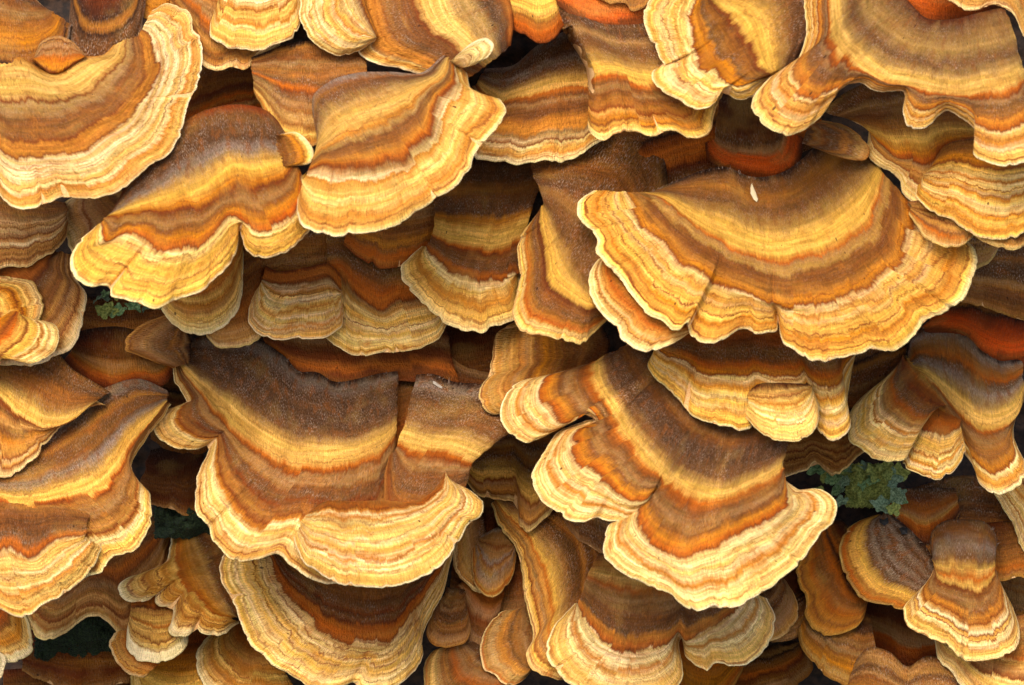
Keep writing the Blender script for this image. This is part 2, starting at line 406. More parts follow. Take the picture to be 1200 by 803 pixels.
def build(s, parent, base):
    P, W, u, tt, L, arc, d, seed = s['P'], s['W'] + s['W0'], s['u'], s['tt'], s['L'], s['arc'], s['d'], s['seed']
    nu, nt = W.shape
    mat = skin(s['name'] + '_skin', s['zn'], seed)
    off = (seed * 37.7) % 500
    SA = np.repeat((u * arc)[:, None], nt, 1) + off; Tt = np.repeat(tt[None], nu, 0)
    # rim rows past the margin, rolled rows behind the attachment
    bi = P[:, 0] - P[:, min(3, nt - 1)]; bi /= np.maximum(np.hypot(*bi.T), 1e-6)[:, None]
    th = s['thick']
    rim = [(.5, -.12), (.8, -.42), (.7, -.75), (-.2, -1.0), (-2.5, -1.08)]
    back = [(.8, -60), (2.4, -26), (2.3, -12), (1.9, -4.5), (1.0, -1.2)]
    Pf = np.concatenate([(P[:, 0] + bi * a)[:, None] for a, b in back] + [P] + [(P[:, -1] + d * a)[:, None] for a, b in rim], 1)
    Wf = np.concatenate([(W[:, 0] + b)[:, None] for a, b in back] + [W] + [(W[:, -1] + b * th)[:, None] for a, b in rim], 1)
    Sf = np.concatenate([SA[:, :1]] * len(back) + [SA] + [SA[:, -1:]] * len(rim), 1)
    Tf = np.concatenate([Tt[:, :1]] * len(back) + [Tt] + [Tt[:, -1:]] * len(rim), 1)
    # rounded sides
    def side(i, i2):
        dv = Pf[i] - Pf[i2]; dv /= np.maximum(np.hypot(*dv.T), 1e-6)[:, None]
        return [(Pf[i] + dv * a, Wf[i] + b) for a, b in ((1.0, -1.4), (1.2, -4.0), (-1.5, -8.0))]
    L_ = side(0, 2); R_ = side(-1, -3)
    Pf = np.concatenate([q[0][None] for q in L_[::-1]] + [Pf] + [q[0][None] for q in R_], 0)
    Wf = np.concatenate([q[1][None] for q in L_[::-1]] + [Wf] + [q[1][None] for q in R_], 0)
    Sf = np.concatenate([Sf[:1]] * 3 + [Sf] + [Sf[-1:]] * 3, 0); Tf = np.concatenate([Tf[:1]] * 3 + [Tf] + [Tf[-1:]] * 3, 0)
    V = world(Pf[..., 0], Pf[..., 1], Wf) - base
    st = np.stack((Sf, Tf * L + off * .7, Tf), -1); sl = np.full(Tf.shape, 1 / L)
    nb = len(back); jm = nb + int(round((1 - min(.22, 6.5 / L)) * (nt - 1)))
    cap = link(s['name'], grid_mesh(s['name'], V[:, :jm + 1], mat, {'st': st[:, :jm + 1], 'sl': sl[:, :jm + 1]}), parent)
    link('margin', grid_mesh('margin', V[:, jm:], mat, {'st': st[:, jm:], 'sl': sl[:, jm:]}), cap)
    if s['fringe']:
        # short velvet hairs standing along the upper ridge
        rr = np.random.RandomState(seed); n = int(np.hypot(*np.diff(P[:, 0], axis=0).T).sum() * 1.6)
        kk = rr.randint(1, nu - 1, n); f = rr.rand(n)[:, None]
        root = P[kk, 0] * f + P[kk - 1, 0] * (1 - f) + rr.normal(0, .5, (n, 2)) - bi[kk] * rr.uniform(0, 3.0, (n, 1)); Wr = W[kk, 0] + rr.uniform(-2.5, .6, n)
        ln = (.4 + 2.2 * rr.rand(n) ** 2.2)[:, None]; dr = bi[kk] + rr.normal(0, .8, (n, 2)); sd = np.stack((-dr[:, 1], dr[:, 0]), 1) * .28
        tip = root + dr * ln; Wt = Wr + rr.uniform(-1, 2.5, n)
        tri = np.concatenate((world(*(root - sd).T, Wr), world(*(root + sd).T, Wr), world(*tip.T, Wt)), 1).reshape(-1, 3) - base
        me = bpy.data.meshes.new('velvet_fringe'); me.from_pydata(tri.tolist(), [], np.arange(3 * n).reshape(-1, 3).tolist()); me.materials.append(M_HAIR)
        link('velvet_fringe', me, cap)['kind'] = 'stuff'
    # pore surface underneath
    cu = np.unique(np.linspace(0, nu - 1, max(8, nu // 5)).astype(int)); ct = np.unique(np.linspace(0, nt - 1, 12).astype(int))
    Pp = P[np.ix_(cu, ct)]; Wp = W[np.ix_(cu, ct)] - (th * .9 + (.10 * L + 2) * (1 - tt[ct])[None, :] ** 1.2)
    link('pore_surface', grid_mesh('pore_surface', world(Pp[..., 0], Pp[..., 1], Wp) - base, M_PORE, close=True), cap)
    return cap
# ================================================================ THE BRACKETS
# every sheet: inner curve (where it leaves the log), margin curve, growth zones from the log to the margin, packing order
# ---- upper left
T('big cream crescent bracket in the top left corner with a notched upper edge',
  S([(-60,84),(-10,77),(30,72),(66,90),(104,72),(131,67),(139,58)],
    [(-70,120),(-50,180),(-20,207),(0,219),(20,240),(35,248),(50,246),(87,233),(122,235),(156,222),(180,200),(200,187),(213,168),(224,135),(230,116),(239,92),(242,66),(238,48),(231,40),(226,22),(212,12),(198,9),(184,15)],
    '0:go .04:ye .2:ye .25:ru .27:bf .33:gr .37:br .46:br .49:ru .51:go .58:go .61:ru .63:gl .69:gl *.72', 40,
    mids=[(.5,[(-50,115),(0,152),(17,165),(40,172),(65,173),(95,167),(120,150),(140,142),(155,128),(168,108),(177,90),(175,68),(168,46)])],
    creases=[(87,233,.5,3,'g'),(228,116,.2,4,'s'),(35,248,.7,2,'g')]),
  S([(48,75),(66,89),(105,72)],[(48,70),(54,56),(72,47),(90,53),(106,69)],'0:ru .1:go .4:or .5:pk .6:br .7:pk .8:gr .9:br 1:gr',39,name='umbo',rip=.3,k=.5))
T('dim golden brown bracket behind the top left corner crescent',
  S([(-60,-30),(0,-45),(30,-20),(46,4)],[(-60,95),(0,97),(60,87),(84,55),(89,34)],'0:dk .3:dg .5:br .68:go .78:br .9:dk 1:lg',20))
T('dark rusty brown bracket at the top edge behind the crescent lobe',
  S([(92,-50),(170,-60)],[(87,0),(88,45),(100,78),(140,78),(165,55),(172,25),(176,-10)],'0:dk .4:dl .6:dk .8:dg 1:lg',19))
T('golden brown bracket sliver at the top edge above the crescent lobe tip',
  S([(160,-40),(215,-45)],[(164,-10),(168,20),(187,28),(206,14)],'0:or .5:tb .8:go 1:ta',18))
T('orange brown shaded bracket below the short cream lobe at the top edge',
  S([(205,-50),(260,-60),(330,-40)],[(203,10),(222,50),(243,79),(256,86),(276,81),(291,85),(303,74),(330,55)],'0:ru .3:or .45:tb .55:gr .62:or .7:br .76:ta .82:tb .88:br .93:ta 1:cl',21))
T('short cream lobe at the top edge left of the larger cream lobe',
  S([(280,-80),(335,-85)],[(264,-10),(256,15),(250,35),(251,46),(262,53),(272,61),(285,60),(305,62),(325,57),(345,47),(354,30),(357,10),(357,-20)],'0:br .3:go *.45',34))
T('wide bracket at the top edge with a yellow stripe and a cream left lobe',
  S([(584,-90),(590,-20),(600,30),(597,58)],[(395,-90),(400,-20),(405,30),(422,64),(440,77),(463,83),(482,88),(505,93),(540,102)],
    '0:or .05:ru .08:gb .15:dg .24:bf .33:bf .38:ye .5:ye .56:ru .6:br .7:gb .76:br .8:go .88:go .91:gr *.92',32),
  S([(422,-80),(426,0),(443,46)],[(354,-80),(354,0),(358,33),(366,50),(378,60),(392,68),(406,69),(424,63),(441,51)],'0:go .04:ru .08:gr .2:gl *.25',35,name='lobe',k=.5))
T('bright golden bracket base at the top edge beside the yellow striped bracket',
  S([(572,-60),(660,-60)],[(574,10),(588,32),(612,42),(631,54),(650,47),(668,20)],'0:or .4:go .55:ye .7:ye .8:tb .9:or 1:ru',24,pleat=0))
T('grey brown velvet bracket at top centre with a crumpled fold in its margin',
  S([(570,84),(600,80),(625,60),(645,47),(666,40),(705,52)],[(543,120),(548,160),(556,186),(580,191),(605,193),(630,190),(652,191),(678,183),(694,171),(706,166)],
    '0:lg .08:dg .2:lg .27:gb .32:bf .36:ye .42:ye .45:or .5:br .53:gr .57:br .63:br .7:go .76:go .79:gr .82:gl .86:ru .88:cl .92:cr .94:go .96:cl 1:wh',28,fringe=True),
  S([(650,16),(664,11),(684,22),(705,33),(730,35),(757,33),(810,20)],[(688,150),(692,160),(703,167),(712,164),(718,158),(735,156),(762,161),(782,155),(808,167),(826,161),(833,140),(850,100)],
    '0:dg .1:dg .3:gb .42:bf .48:ye .54:ye .57:or .62:br .66:gr .7:br .77:tb .82:ru .84:ta .9:go .92:ru .95:cr 1:cl',29,name='lobe',
    usink=('L',14,.6),mids=[(.5,[(689,92),(715,84),(745,92),(775,96),(815,88)])],creases=[(712,164,.35,5,'g'),(735,156,.4,3,'s'),(762,161,.5,-3,'g')],rip=1.5),
  S([(650,-40),(770,-40)],[(653,10),(676,26),(704,36),(735,38),(757,34),(775,12)],'0:ru .45:vo .8:vo .9:ru 1:dl',26,name='collar',rip=.5))
T('small dull bracket hanging over the orange collar at the top edge',
  S([(692,-50),(770,-50)],[(696,0),(712,9),(733,10),(738,18),(752,14),(768,-8)],'0:br .6:go .8:br 1:ta',27))
# ---- centre left
T('golden fan bracket left of centre with a small cream finger at its upper right',
  S([(377,170),(371,140),(372,118),(390,102),(420,92),(460,90),(498,90),(520,72)],
    [(354,235),(354,252),(358,264),(376,274),(400,279),(425,276),(455,272),(480,257),(512,236),(535,221),(550,203),(556,184),(585,150),(592,130),(588,122),(572,117),(553,110),(547,90)],
    '0:lg .1:gb .18:bf .26:ye .33:ye .38:go .42:bf .46:br .53:tb .57:go .61:or .64:ru .66:gr .71:gl *.73',36,
    mids=[(.62,[(366,203),(382,196),(400,197),(420,196),(455,187),(485,176),(500,160),(507,140),(518,114),(533,95),(531,76)])],creases=[(480,257,.3,2.5,'g'),(425,276,.6,1.5,'g')]),
  S([(530,76),(543,84)],[(536,70),(556,54),(570,50),(578,57),(575,68),(558,80)],'0:gr .2:gl .4:cl .8:cl 1:wh',37,name='lobe',rip=.3))
T('fuzzy brown bracket under the golden fan with two cream lobes at left and right',
  S([(140,250),(160,215),(195,170),(225,145),(255,132),(285,128),(318,136),(335,152)],
    [(120,268),(107,281),(95,297),(93,315),(104,329),(120,337),(136,337),(141,347),(155,352),(175,357),(193,361),(213,352),(220,349),(240,344),(258,327),(275,311),(284,291),(286,271),(291,287),(300,299),(317,304),(335,299),(352,288),(366,272),(373,252),(374,228),(366,205)],
    '0:ru .05:gb .1:dg .24:lg .3:bf .36:ye .43:go .47:ru .49:br .54:gr .57:br .62:go .66:or .68:ru .7:gl *.72',31,
    mids=[(.47,[(134,257),(150,255),(180,252),(215,250),(245,244),(268,232),(285,220),(310,224),(335,215),(350,196)]),(.68,[(127,264),(137,284),(155,276),(180,288),(215,297),(240,290),(258,276),(278,256),(290,262),(305,272),(325,270),(345,258),(358,238),(358,210)])],
    creases=[(136,337,.55,4,'s'),(215,351,.8,2,'g'),(286,271,.25,5,'g')]),
  S([(326,164),(322,180),(332,197)],[(334,161),(350,159),(364,170),(371,184),(367,194),(348,198)],'0:ye .2:br .6:tb .8:go .93:cr 1:wh',33,name='knob',rip=.3,sink=(8,.7)))
T('dark orange bracket in the recess between the crescent and the golden fan',
  S([(215,80),(260,70),(330,80)],[(190,185),(232,170),(262,148),(300,135),(335,120)],'0:dk .2:br .35:tb .42:dl .5:br .58:or .64:tb .7:ru .78:gr .85:br .92:or 1:ru',15))
T('pinkish brown bracket with an orange wavy collar left of the golden fan',
  S([(300,72),(350,55),(430,62)],[(302,112),(318,142),(335,166),(365,176),(384,168),(430,140)],'0:dk .1:br .2:gr .26:br .33:tb .38:gb .43:or .47:ru .52:gb .6:gr .66:br .72:bf .8:tb .88:ye .95:go 1:bf',26))
T('dull banded bracket at the left edge just under the big crescent',
  S([(-60,210),(0,220),(50,235),(78,240)],[(-70,315),(0,317),(18,314),(36,314),(52,302),(68,292),(78,281),(82,265)],'0:br .3:tb .38:pk .45:gl .5:ru .52:gl .6:pk .63:ru .66:ta .72:gl .76:ru .78:ta .85:tb .88:ta .92:br .95:ta 1:gl',29))
T('small pale rimmed bracket tucked between the crescent and the fuzzy brown bracket',
  S([(135,218),(160,235),(160,255)],[(82,234),(69,247),(69,263),(80,278),(86,295),(92,305),(108,304)],'0:dk .2:br .4:tb .6:pk .65:ru .68:pk .8:ta .9:gl 1:cl',28))
T('brown bracket at the left edge with dark stripes and a white right rim',
  S([(-20,325),(20,312),(60,295)],[(-10,425),(50,425),(70,416),(88,408),(97,388),(101,365),(105,347),(92,328),(87,300)],'0:or .15:or .25:dl .33:gb .4:tb .55:br .6:ta .7:br .75:pk .8:ta .88:ru .9:ta 1:wh',21))
T('cream bracket at the left edge with two rounded lobes and steep stripes',
  S([(-70,340),(-45,400)],[(-30,321),(0,324),(25,327),(42,333),(51,345),(56,358),(51,373),(30,388)],'0:go .3:ye .5:ru .55:ye .6:cr .7:go .75:ru .78:go .85:cr .9:ta 1:cl',24),
  S([(-30,440),(-20,395),(20,365)],[(0,432),(13,416),(25,421),(40,426),(52,422),(68,411),(75,397),(72,385),(60,377),(44,375)],'0:go .2:ru .3:or .4:cr .5:ru .55:cr .62:ye *.65',25,name='lobe'))
T('small grey brown pointed lobe in the dark hollow left of the big velvet bracket',
  S([(222,382),(224,425)],[(198,371),(180,376),(160,388),(149,400),(150,409),(167,417),(185,425),(204,431)],'0:dk .3:gb .7:pk .9:br 1:ta',17))
T('golden rounded bracket peeping out right below the fuzzy brown bracket',
  S([(205,300),(250,280),(285,270)],[(193,362),(200,375),(215,387),(232,392),(250,390),(268,381),(281,362),(286,335),(287,300)],'0:br .3:ta .45:go .55:or .62:cr .68:go .75:ta .82:ye .9:cr .94:cl 1:wh',23))
T('dull tan bracket rim below and right of the golden rounded bracket',
  S([(230,330),(300,290)],[(245,394),(254,403),(268,408),(280,407),(295,402),(310,391),(320,370)],'0:br .4:tb .6:or .75:tb .85:ta .93:ta 1:cl',20))
T('cream bracket with an orange upper rim left of the middle under the golden fan',
  S([(312,314),(326,320),(345,319),(365,315),(387,312),(399,322)],[(301,343),(294,362),(294,378),(308,390),(322,397),(343,395),(365,396),(388,391),(401,381),(404,366),(402,352)],'0:ru .03:or .2:or .24:ru .27:gr .33:gl .4:go .44:cr *.5',25,mids=[(.25,[(312,328),(330,334),(345,333),(362,330),(385,325),(401,340)])]))
T('wavy bracket below the middle of the golden fan with an orange wavy band',
  S([(384,268),(420,262),(470,275),(515,300)],[(383,396),(398,407),(420,415),(440,414),(456,410),(480,412),(500,404),(520,389),(527,372)],'0:dk .25:gb .35:br .43:or .5:or .54:ru .57:gr .63:ta *.68',22,
    mids=[(.52,[(386,320),(400,319),(412,336),(428,352),(447,361),(465,350),(485,346),(525,345)])],creases=[(456,411,.5,3,'g')]))
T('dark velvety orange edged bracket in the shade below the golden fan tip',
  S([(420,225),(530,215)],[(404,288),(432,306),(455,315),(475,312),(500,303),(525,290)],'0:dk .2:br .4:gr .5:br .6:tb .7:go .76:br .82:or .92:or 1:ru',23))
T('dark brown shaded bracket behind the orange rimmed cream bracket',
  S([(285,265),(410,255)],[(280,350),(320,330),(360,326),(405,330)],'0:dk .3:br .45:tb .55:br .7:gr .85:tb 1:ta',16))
# ---- centre
T('cream edged bracket left of centre with a broad orange yellow band',
  S([(513,200),(545,190),(580,190),(645,185)],[(495,290),(482,302),(471,312),(471,322),(478,336),(487,346),(500,358),(518,373),(540,387),(555,388),(570,389),(574,383),(588,380),(602,375),(606,350),(610,315)],
    '0:dk .12:gb .32:dg .36:go .42:ye .5:ye .55:or .57:ru .6:br .68:gb .73:or .76:ru .78:gl *.8',24,
    mids=[(.5,[(510,274),(525,281),(545,284),(580,288),(612,276)]),(.76,[(500,290),(510,303),(530,318),(550,325),(575,326),(608,322)])]))
T('tilted brown velvet bracket right of centre with a steep yellow stripe',
  S([(618,180),(690,158),(765,165),(780,230),(745,330)],[(627,255),(612,275),(607,290),(608,310),(609,328),(604,350),(602,372),(610,386),(625,391),(640,394),(665,398),(683,402),(692,392),(712,372)],
    '0:dk .12:gb .3:dg .48:gb .54:bf .6:ye .66:ye .7:dl .75:br .8:gb .85:tb .9:or .92:ta .96:cr 1:cl',25,
    mids=[(.5,[(637,240),(648,262),(660,290),(672,315),(690,340),(712,350)])],creases=[(609,328,.4,3,'s')]))
T('huge fan bracket right of centre with grey velvet heart and golden bands',
  S([(762,227),(790,216),(822,204),(845,200),(880,212),(915,206),(938,190),(955,175),(985,165),(1012,180)],
    [(694,226),(680,236),(676,248),(682,262),(693,271),(700,283),(697,295),(708,310),(722,325),(733,337),(742,350),(752,363),(772,375),(790,387),(803,377),(805,388),(820,401),(842,398),(855,391),(868,386),(880,391),(893,391),(903,387),(907,374),(909,391),(914,402),(927,411),(945,421),(960,424),(980,418),(1000,412),(1015,408),(1035,412),(1050,403),(1066,388),(1076,375),(1100,365),(1120,349),(1132,325),(1137,305),(1130,290),(1110,268),(1085,248)],
    '0:dk .03:gb .1:tb .2:gb .28:bf .34:ye .42:ye .46:or .48:gr .52:bf .55:br .6:br .66:tb .685:go .705:go .73:ru .75:gl .8:cr *.81',30,
    mids=[(.47,[(751,228),(775,236),(800,259),(835,284),(870,301),(900,310),(932,307),(962,300),(985,288),(1010,267),(1021,245),(1026,225),(1030,205)]),
          (.72,[(732,228),(750,256),(785,297),(828,326),(865,342),(908,357),(950,356),(985,348),(1020,327),(1048,297),(1056,268),(1052,232)])],
    fringe=True,creases=[(804,380,.55,9,'s'),(907,374,.3,7,'g'),(1066,388,.5,3,'g'),(1000,412,.6,1.5,'g'),(868,386,.8,2,'g')],rip=1.15),
  S([(842,110),(880,118),(915,120),(940,118)],[(826,170),(829,187),(845,199),(870,209),(895,212),(918,208),(934,192),(940,165)],'0:dk .3:dl .42:gb .5:pk .6:vo .8:vo .92:ru 1:dl',27,name='collar',rip=.5,
    mids=[(.5,[(838,166),(848,172),(862,178),(880,181),(896,182),(906,178),(912,170),(914,150)])]))
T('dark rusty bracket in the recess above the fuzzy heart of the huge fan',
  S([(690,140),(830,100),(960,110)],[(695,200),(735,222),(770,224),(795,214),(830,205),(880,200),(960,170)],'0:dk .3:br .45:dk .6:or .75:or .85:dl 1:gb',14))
T('small velvet tongue pointing right between the huge fan and the top right bracket',
  S([(938,172),(945,152)],[(950,176),(972,185),(992,190),(1007,190),(1013,182),(1003,163),(983,149),(960,145)],'0:dg .4:gb .75:gb .9:bf 1:ta',34,rip=.4))
T('narrow golden bracket strip under the left side of the huge fan',
  S([(735,290),(790,320),(850,350)],[(701,305),(691,320),(692,345),(700,361),(714,377),(724,384),(727,396),(737,405),(751,411),(770,408),(790,400),(808,388)],'0:br .4:or .6:tb .7:or .78:ta .82:gl .88:ta .95:cl 1:wh',29))
T('cream edged bracket with a dark pit, below the huge fan',
  S([(772,388),(830,370),(900,368),(960,378),(1002,392)],
    [(764,413),(758,426),(766,442),(780,455),(796,470),(806,481),(822,491),(845,498),(862,501),(876,499),(884,487),(900,495),(925,500),(945,496),(950,487),(953,501),(968,514),(982,511),(991,496),(988,472),(994,432)],
    '0:br .2:or .32:gb .42:br .48:or .53:go .56:ru .58:gl *.62',25,creases=[(800,474,.2,5,'s'),(950,487,.3,5,'g'),(884,487,.4,4,'g')]),
  S([(876,453),(886,445),(905,443),(925,445),(947,450)],[(871,486),(880,499),(897,511),(922,516),(946,505),(954,488),(953,470),(948,456)],'0:dk .1:dl .16:ta .2:cr .26:ta .29:ru .32:cr *.36',27,name='lobe',sink=(5,.22))
)
T('tan banded bracket with a grey ring left of the middle, behind the finger lobe',
  S([(690,360),(712,405),(680,450)],[(620,372),(598,381),(585,390),(579,405),(577,425),(577,437),(565,450),(562,463),(567,476),(580,484),(595,482),(620,470)],'0:dk .3:br .4:tb .55:go .62:br .68:ta .72:gr .77:tb .85:ta .93:bf .97:ta 1:cl',18))
T('large dark velvet fan at centre right with a finger lobe and a wide golden margin',
  S([(748,396),(768,415),(785,432),(800,448),(820,462),(845,472),(880,478),(922,482)],
    [(640,440),(612,446),(598,455),(590,467),(587,482),(592,497),(603,508),(617,516),(632,512),(648,505),(690,486),(692,487),(652,506),(640,525),(627,545),(624,562),(632,580),(648,594),(664,604),(683,608),(696,603),(712,607),(735,607),(752,597),(759,581),(744,596),(722,604),(709,616),(706,632),(708,648),(720,660),(738,671),(760,681),(780,690),(797,703),(810,710),(824,707),(833,703),(838,706),(855,705),(880,694),(915,670),(938,648),(955,622),(971,610),(975,594),(968,577),(950,570),(932,572),(916,562)],
    '0:dk .04:dg .3:dg .35:gb .39:bf .42:ye .45:ye .48:or .52:br .57:gr .6:br .64:go .67:or .69:ru .71:gl *.73',19,
    mids=[(.46,[(696,424),(695,428),(695,433),(695,438),(696,443),(698,448),(700,453),(702,458),(705,464),(708,470),(712,477),(714,480),(717,485),(721,491),(725,498),(730,505),(735,512),(740,519),(745,526),(750,532),(754,537),(758,541),(763,546),(768,551),(772,555),(775,558),(778,560),(781,562),(784,564),(787,566),(790,568),(795,571),(800,574),(806,577),(812,579),(818,581),(824,582),(829,582),(834,581),(842,580),(852,577),(863,573),(873,569),(881,565),(888,562),(894,559),(899,556),(904,553),(908,550),(912,547)]),
          (.69,[(655,436),(640,441),(635,448),(633,456),(634,464),(637,472),(643,480),(650,488),(658,494),(670,493),(695,484),(697,487),(676,502),(668,512),(671,522),(676,533),(684,544),(694,551),(705,555),(712,560),(718,569),(728,578),(740,584),(753,584),(762,575),(764,580),(752,588),(745,596),(743,604),(746,612),(750,620),(756,628),(764,635),(774,641),(786,645),(797,646),(808,643),(818,639),(828,635),(840,630),(856,624),(872,618),(886,612),(898,604),(906,598),(911,592),(914,586),(916,580),(917,574),(916,560)])],
    creases=[(692,487,.42,8,'s'),(759,581,.42,8,'s'),(834,704,.5,3,'s'),(697,603,.6,3,'s')]))
T('ragged dim brown bracket edge above the green lichen',
  S([(895,490),(950,495),(1020,490)],[(898,560),(925,557),(945,551),(955,541),(966,551),(980,557),(992,551),(1000,541),(1020,520)],'0:br .3:tb .5:ta .58:ru .63:ta .72:dl .78:ta .88:tb .95:ta 1:cl',15,rip=1.8,dz=45))
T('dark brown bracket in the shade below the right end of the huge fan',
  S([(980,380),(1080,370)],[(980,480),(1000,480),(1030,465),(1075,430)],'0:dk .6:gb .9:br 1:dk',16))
# ---- big velvet bracket, left of centre
T('very large velvet bracket left of centre with yellow band and step lobes',
  S([(214,407),(235,397),(275,397),(310,404),(335,420),(352,437),(372,438),(392,449),(420,446),(445,440),(467,437)],
    [(204,428),(206,445),(214,456),(221,472),(205,477),(190,484),(183,495),(186,508),(196,518),(213,524),(237,524),(249,520),(246,532),(237,548),(233,580),(237,601),(249,612),(255,632),(275,650),(305,652),(332,646),(346,660),(365,672),(395,680),(420,670),(445,640),(462,600)],
    '0:dk .03:lg .1:dg .26:dg .34:gb .38:bf .43:ye .5:ye .54:or .56:ru .58:gr .62:gr .64:br .68:gb .71:ru .73:br .77:tb .8:ru *.82',13,
    mids=[(.55,[(213,428),(220,440),(228,450),(236,461),(240,466),(244,471),(248,476),(252,481),(256,486),(260,491),(265,496),(270,501),(276,507),(284,515),(297,526),(308,533),(320,540),(333,545),(345,549),(362,551),(380,552),(396,550),(410,548),(424,545),(440,538),(452,530),(464,512)])],
    fringe=True,creases=[(249,520,.5,4,'g'),(233,580,.5,2,'s'),(249,612,.6,3,'s'),(275,650,.6,2,'g'),(332,646,.5,3,'g')]),
  S([(452,436),(492,440)],[(448,570),(470,575),(485,530)],'0:dk .2:br .5:or .8:br 1:br',12,name='groove'),
  S([(491,441),(505,440),(530,449),(565,452),(600,462),(628,482)],[(457,535),(452,565),(456,600),(475,606),(495,606),(520,592),(545,572)],
    '0:dk .06:lg .14:dg .33:gb .4:bf .46:ye .52:ye .56:or .6:ru .66:gr .72:br .8:gb .87:br .93:ru 1:tb',15,name='upper_lobe',fringe=True,pleat=.3,
    mids=[(.56,[(469,521),(485,526),(500,529),(525,531),(552,540)])]),
  S([(366,596),(385,584),(410,584),(450,583),(490,583),(508,572),(522,552)],[(349,626),(352,640),(362,657),(380,668),(402,677),(428,682),(455,683),(482,677),(508,664),(527,646),(537,628),(548,612),(563,601),(565,586),(555,575),(530,562)],
    '0:tb .06:or .1:ru .13:go *.17',16,name='step_lobe',sink=(6,.1),creases=[(428,682,.4,2,'g'),(508,664,.6,1.5,'g')]),
  S([(300,375),(420,370),(520,380)],[(318,412),(352,444),(393,456),(440,448),(485,446),(540,455)],'0:dk .2:dl .35:pk .42:br .5:dl .62:ru .74:or .82:ru 1:dl',11,name='collar',rip=.6))
T('small dim triangular pinkish lobe in the dark hollow right of the wavy bracket',
  S([(503,452),(590,452)],[(504,408),(515,411),(545,430),(590,442)],'0:dl .5:br .8:pk 1:pk',10,rip=.5))
T('grey velvet bracket with a drooping tip right of the step lobe',
  S([(550,500),(600,475),(660,490)],[(545,562),(562,581),(576,583),(592,585),(605,588),(607,601),(609,614),(618,622),(632,612),(655,590)],'0:dk .2:dg .5:dg .62:bf .68:ye .74:ye .78:ru .82:pk .9:ta .95:br 1:cl',12,dz=35))
# ---- left lower
T('tan and orange bracket at the left edge with a diagonal yellow stripe',
  S([(-60,425),(0,412),(65,412),(90,436),(110,448),(130,460)],[(-60,540),(0,553),(12,557),(30,549),(45,535),(62,515),(76,500),(90,487),(103,477),(118,470),(128,474)],'0:gb .15:gb .3:br .38:bf .44:ye .5:ye .53:ru .57:br .64:ta .7:br .76:go .82:ta .86:ru .88:gl .91:ta .94:ru 1:cl',19,
    mids=[(.52,[(-60,450),(0,458),(30,486),(55,500),(82,497),(112,474)])]))
T('big fuzzy bracket at the left with a rust line and a stepped cream lobe below',
  S([(-20,545),(40,520),(70,500),(100,472),(130,455),(165,446),(199,459)],[(30,700),(60,692),(105,673),(128,662),(136,651),(160,643),(176,622),(182,598),(178,574),(168,563),(157,551),(160,538),(176,512),(190,492),(202,474)],
    '0:lg .1:dg .22:gb .3:br .36:lg .43:bf .48:ye .55:ye .58:or .6:ru .63:tb .7:gr .74:br .8:ta .84:ru .86:ta *.88',16,mids=[(.58,[(-10,580),(50,588),(90,582),(120,572),(145,549),(156,530),(168,510),(184,490),(198,472)])],creases=[(136,651,.5,2,'s')],fringe=True),
  S([(-60,560),(0,570),(60,570),(112,590)],[(-70,690),(0,703),(10,708),(35,716),(60,703),(90,686),(108,668),(123,645),(124,638),(112,630)],'0:gr .1:tb .2:br .33:gb .38:or .42:ru .45:gl *.48',18,name='step_lobe',sink=(10,.38),
    mids=[(.44,[(-60,640),(0,645),(18,641),(30,647),(46,650),(66,636),(106,624)])],creases=[(10,708,.5,2,'g')]))
T('rust red collar with a pinkish rim in the hollow above the big fuzzy left bracket',
  S([(70,395),(140,385),(205,405)],[(76,425),(98,446),(122,456),(142,460),(165,452),(195,450),(210,430)],'0:dk .2:dl .4:br .5:pk .58:tb .68:or .8:ru .92:dl 1:dl',11,rip=.6,
    mids=[(.55,[(88,412),(105,424),(122,433),(140,437),(160,433),(185,434),(206,420)])]))
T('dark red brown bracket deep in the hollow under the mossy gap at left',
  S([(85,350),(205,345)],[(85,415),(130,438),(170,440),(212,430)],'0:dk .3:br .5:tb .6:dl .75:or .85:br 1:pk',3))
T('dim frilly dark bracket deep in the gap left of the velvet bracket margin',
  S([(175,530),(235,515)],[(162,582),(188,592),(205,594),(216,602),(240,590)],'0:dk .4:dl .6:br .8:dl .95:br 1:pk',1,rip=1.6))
T('dull rust striped bracket slanting below the big fuzzy left bracket',
  S([(50,668),(130,630),(195,598)],[(25,715),(40,740),(56,750),(76,742),(95,727),(112,722),(128,731),(147,750),(165,735),(190,690),(200,640)],'0:gb .15:gb .25:br .32:or .42:ru .46:br .52:pk .58:tb .68:ta .74:tb .8:ru .83:ta .9:tb 1:cl',9))
T('white rimmed brown bracket in the bottom left part of the left edge',
  S([(-50,690),(-5,695)],[(-40,770),(8,775),(28,772),(38,761),(38,746),(29,720),(20,706)],'0:dk .2:br .4:or .55:br .6:ta .75:go .8:ta .9:cr .94:wh 1:wh',11))
T('small white lobe at the left edge near the bottom corner',
  S([(-60,800),(-55,760)],[(-20,830),(-4,808),(5,790),(8,774),(2,764),(-10,760)],'0:ta .5:cr .8:wh 1:wh',12))
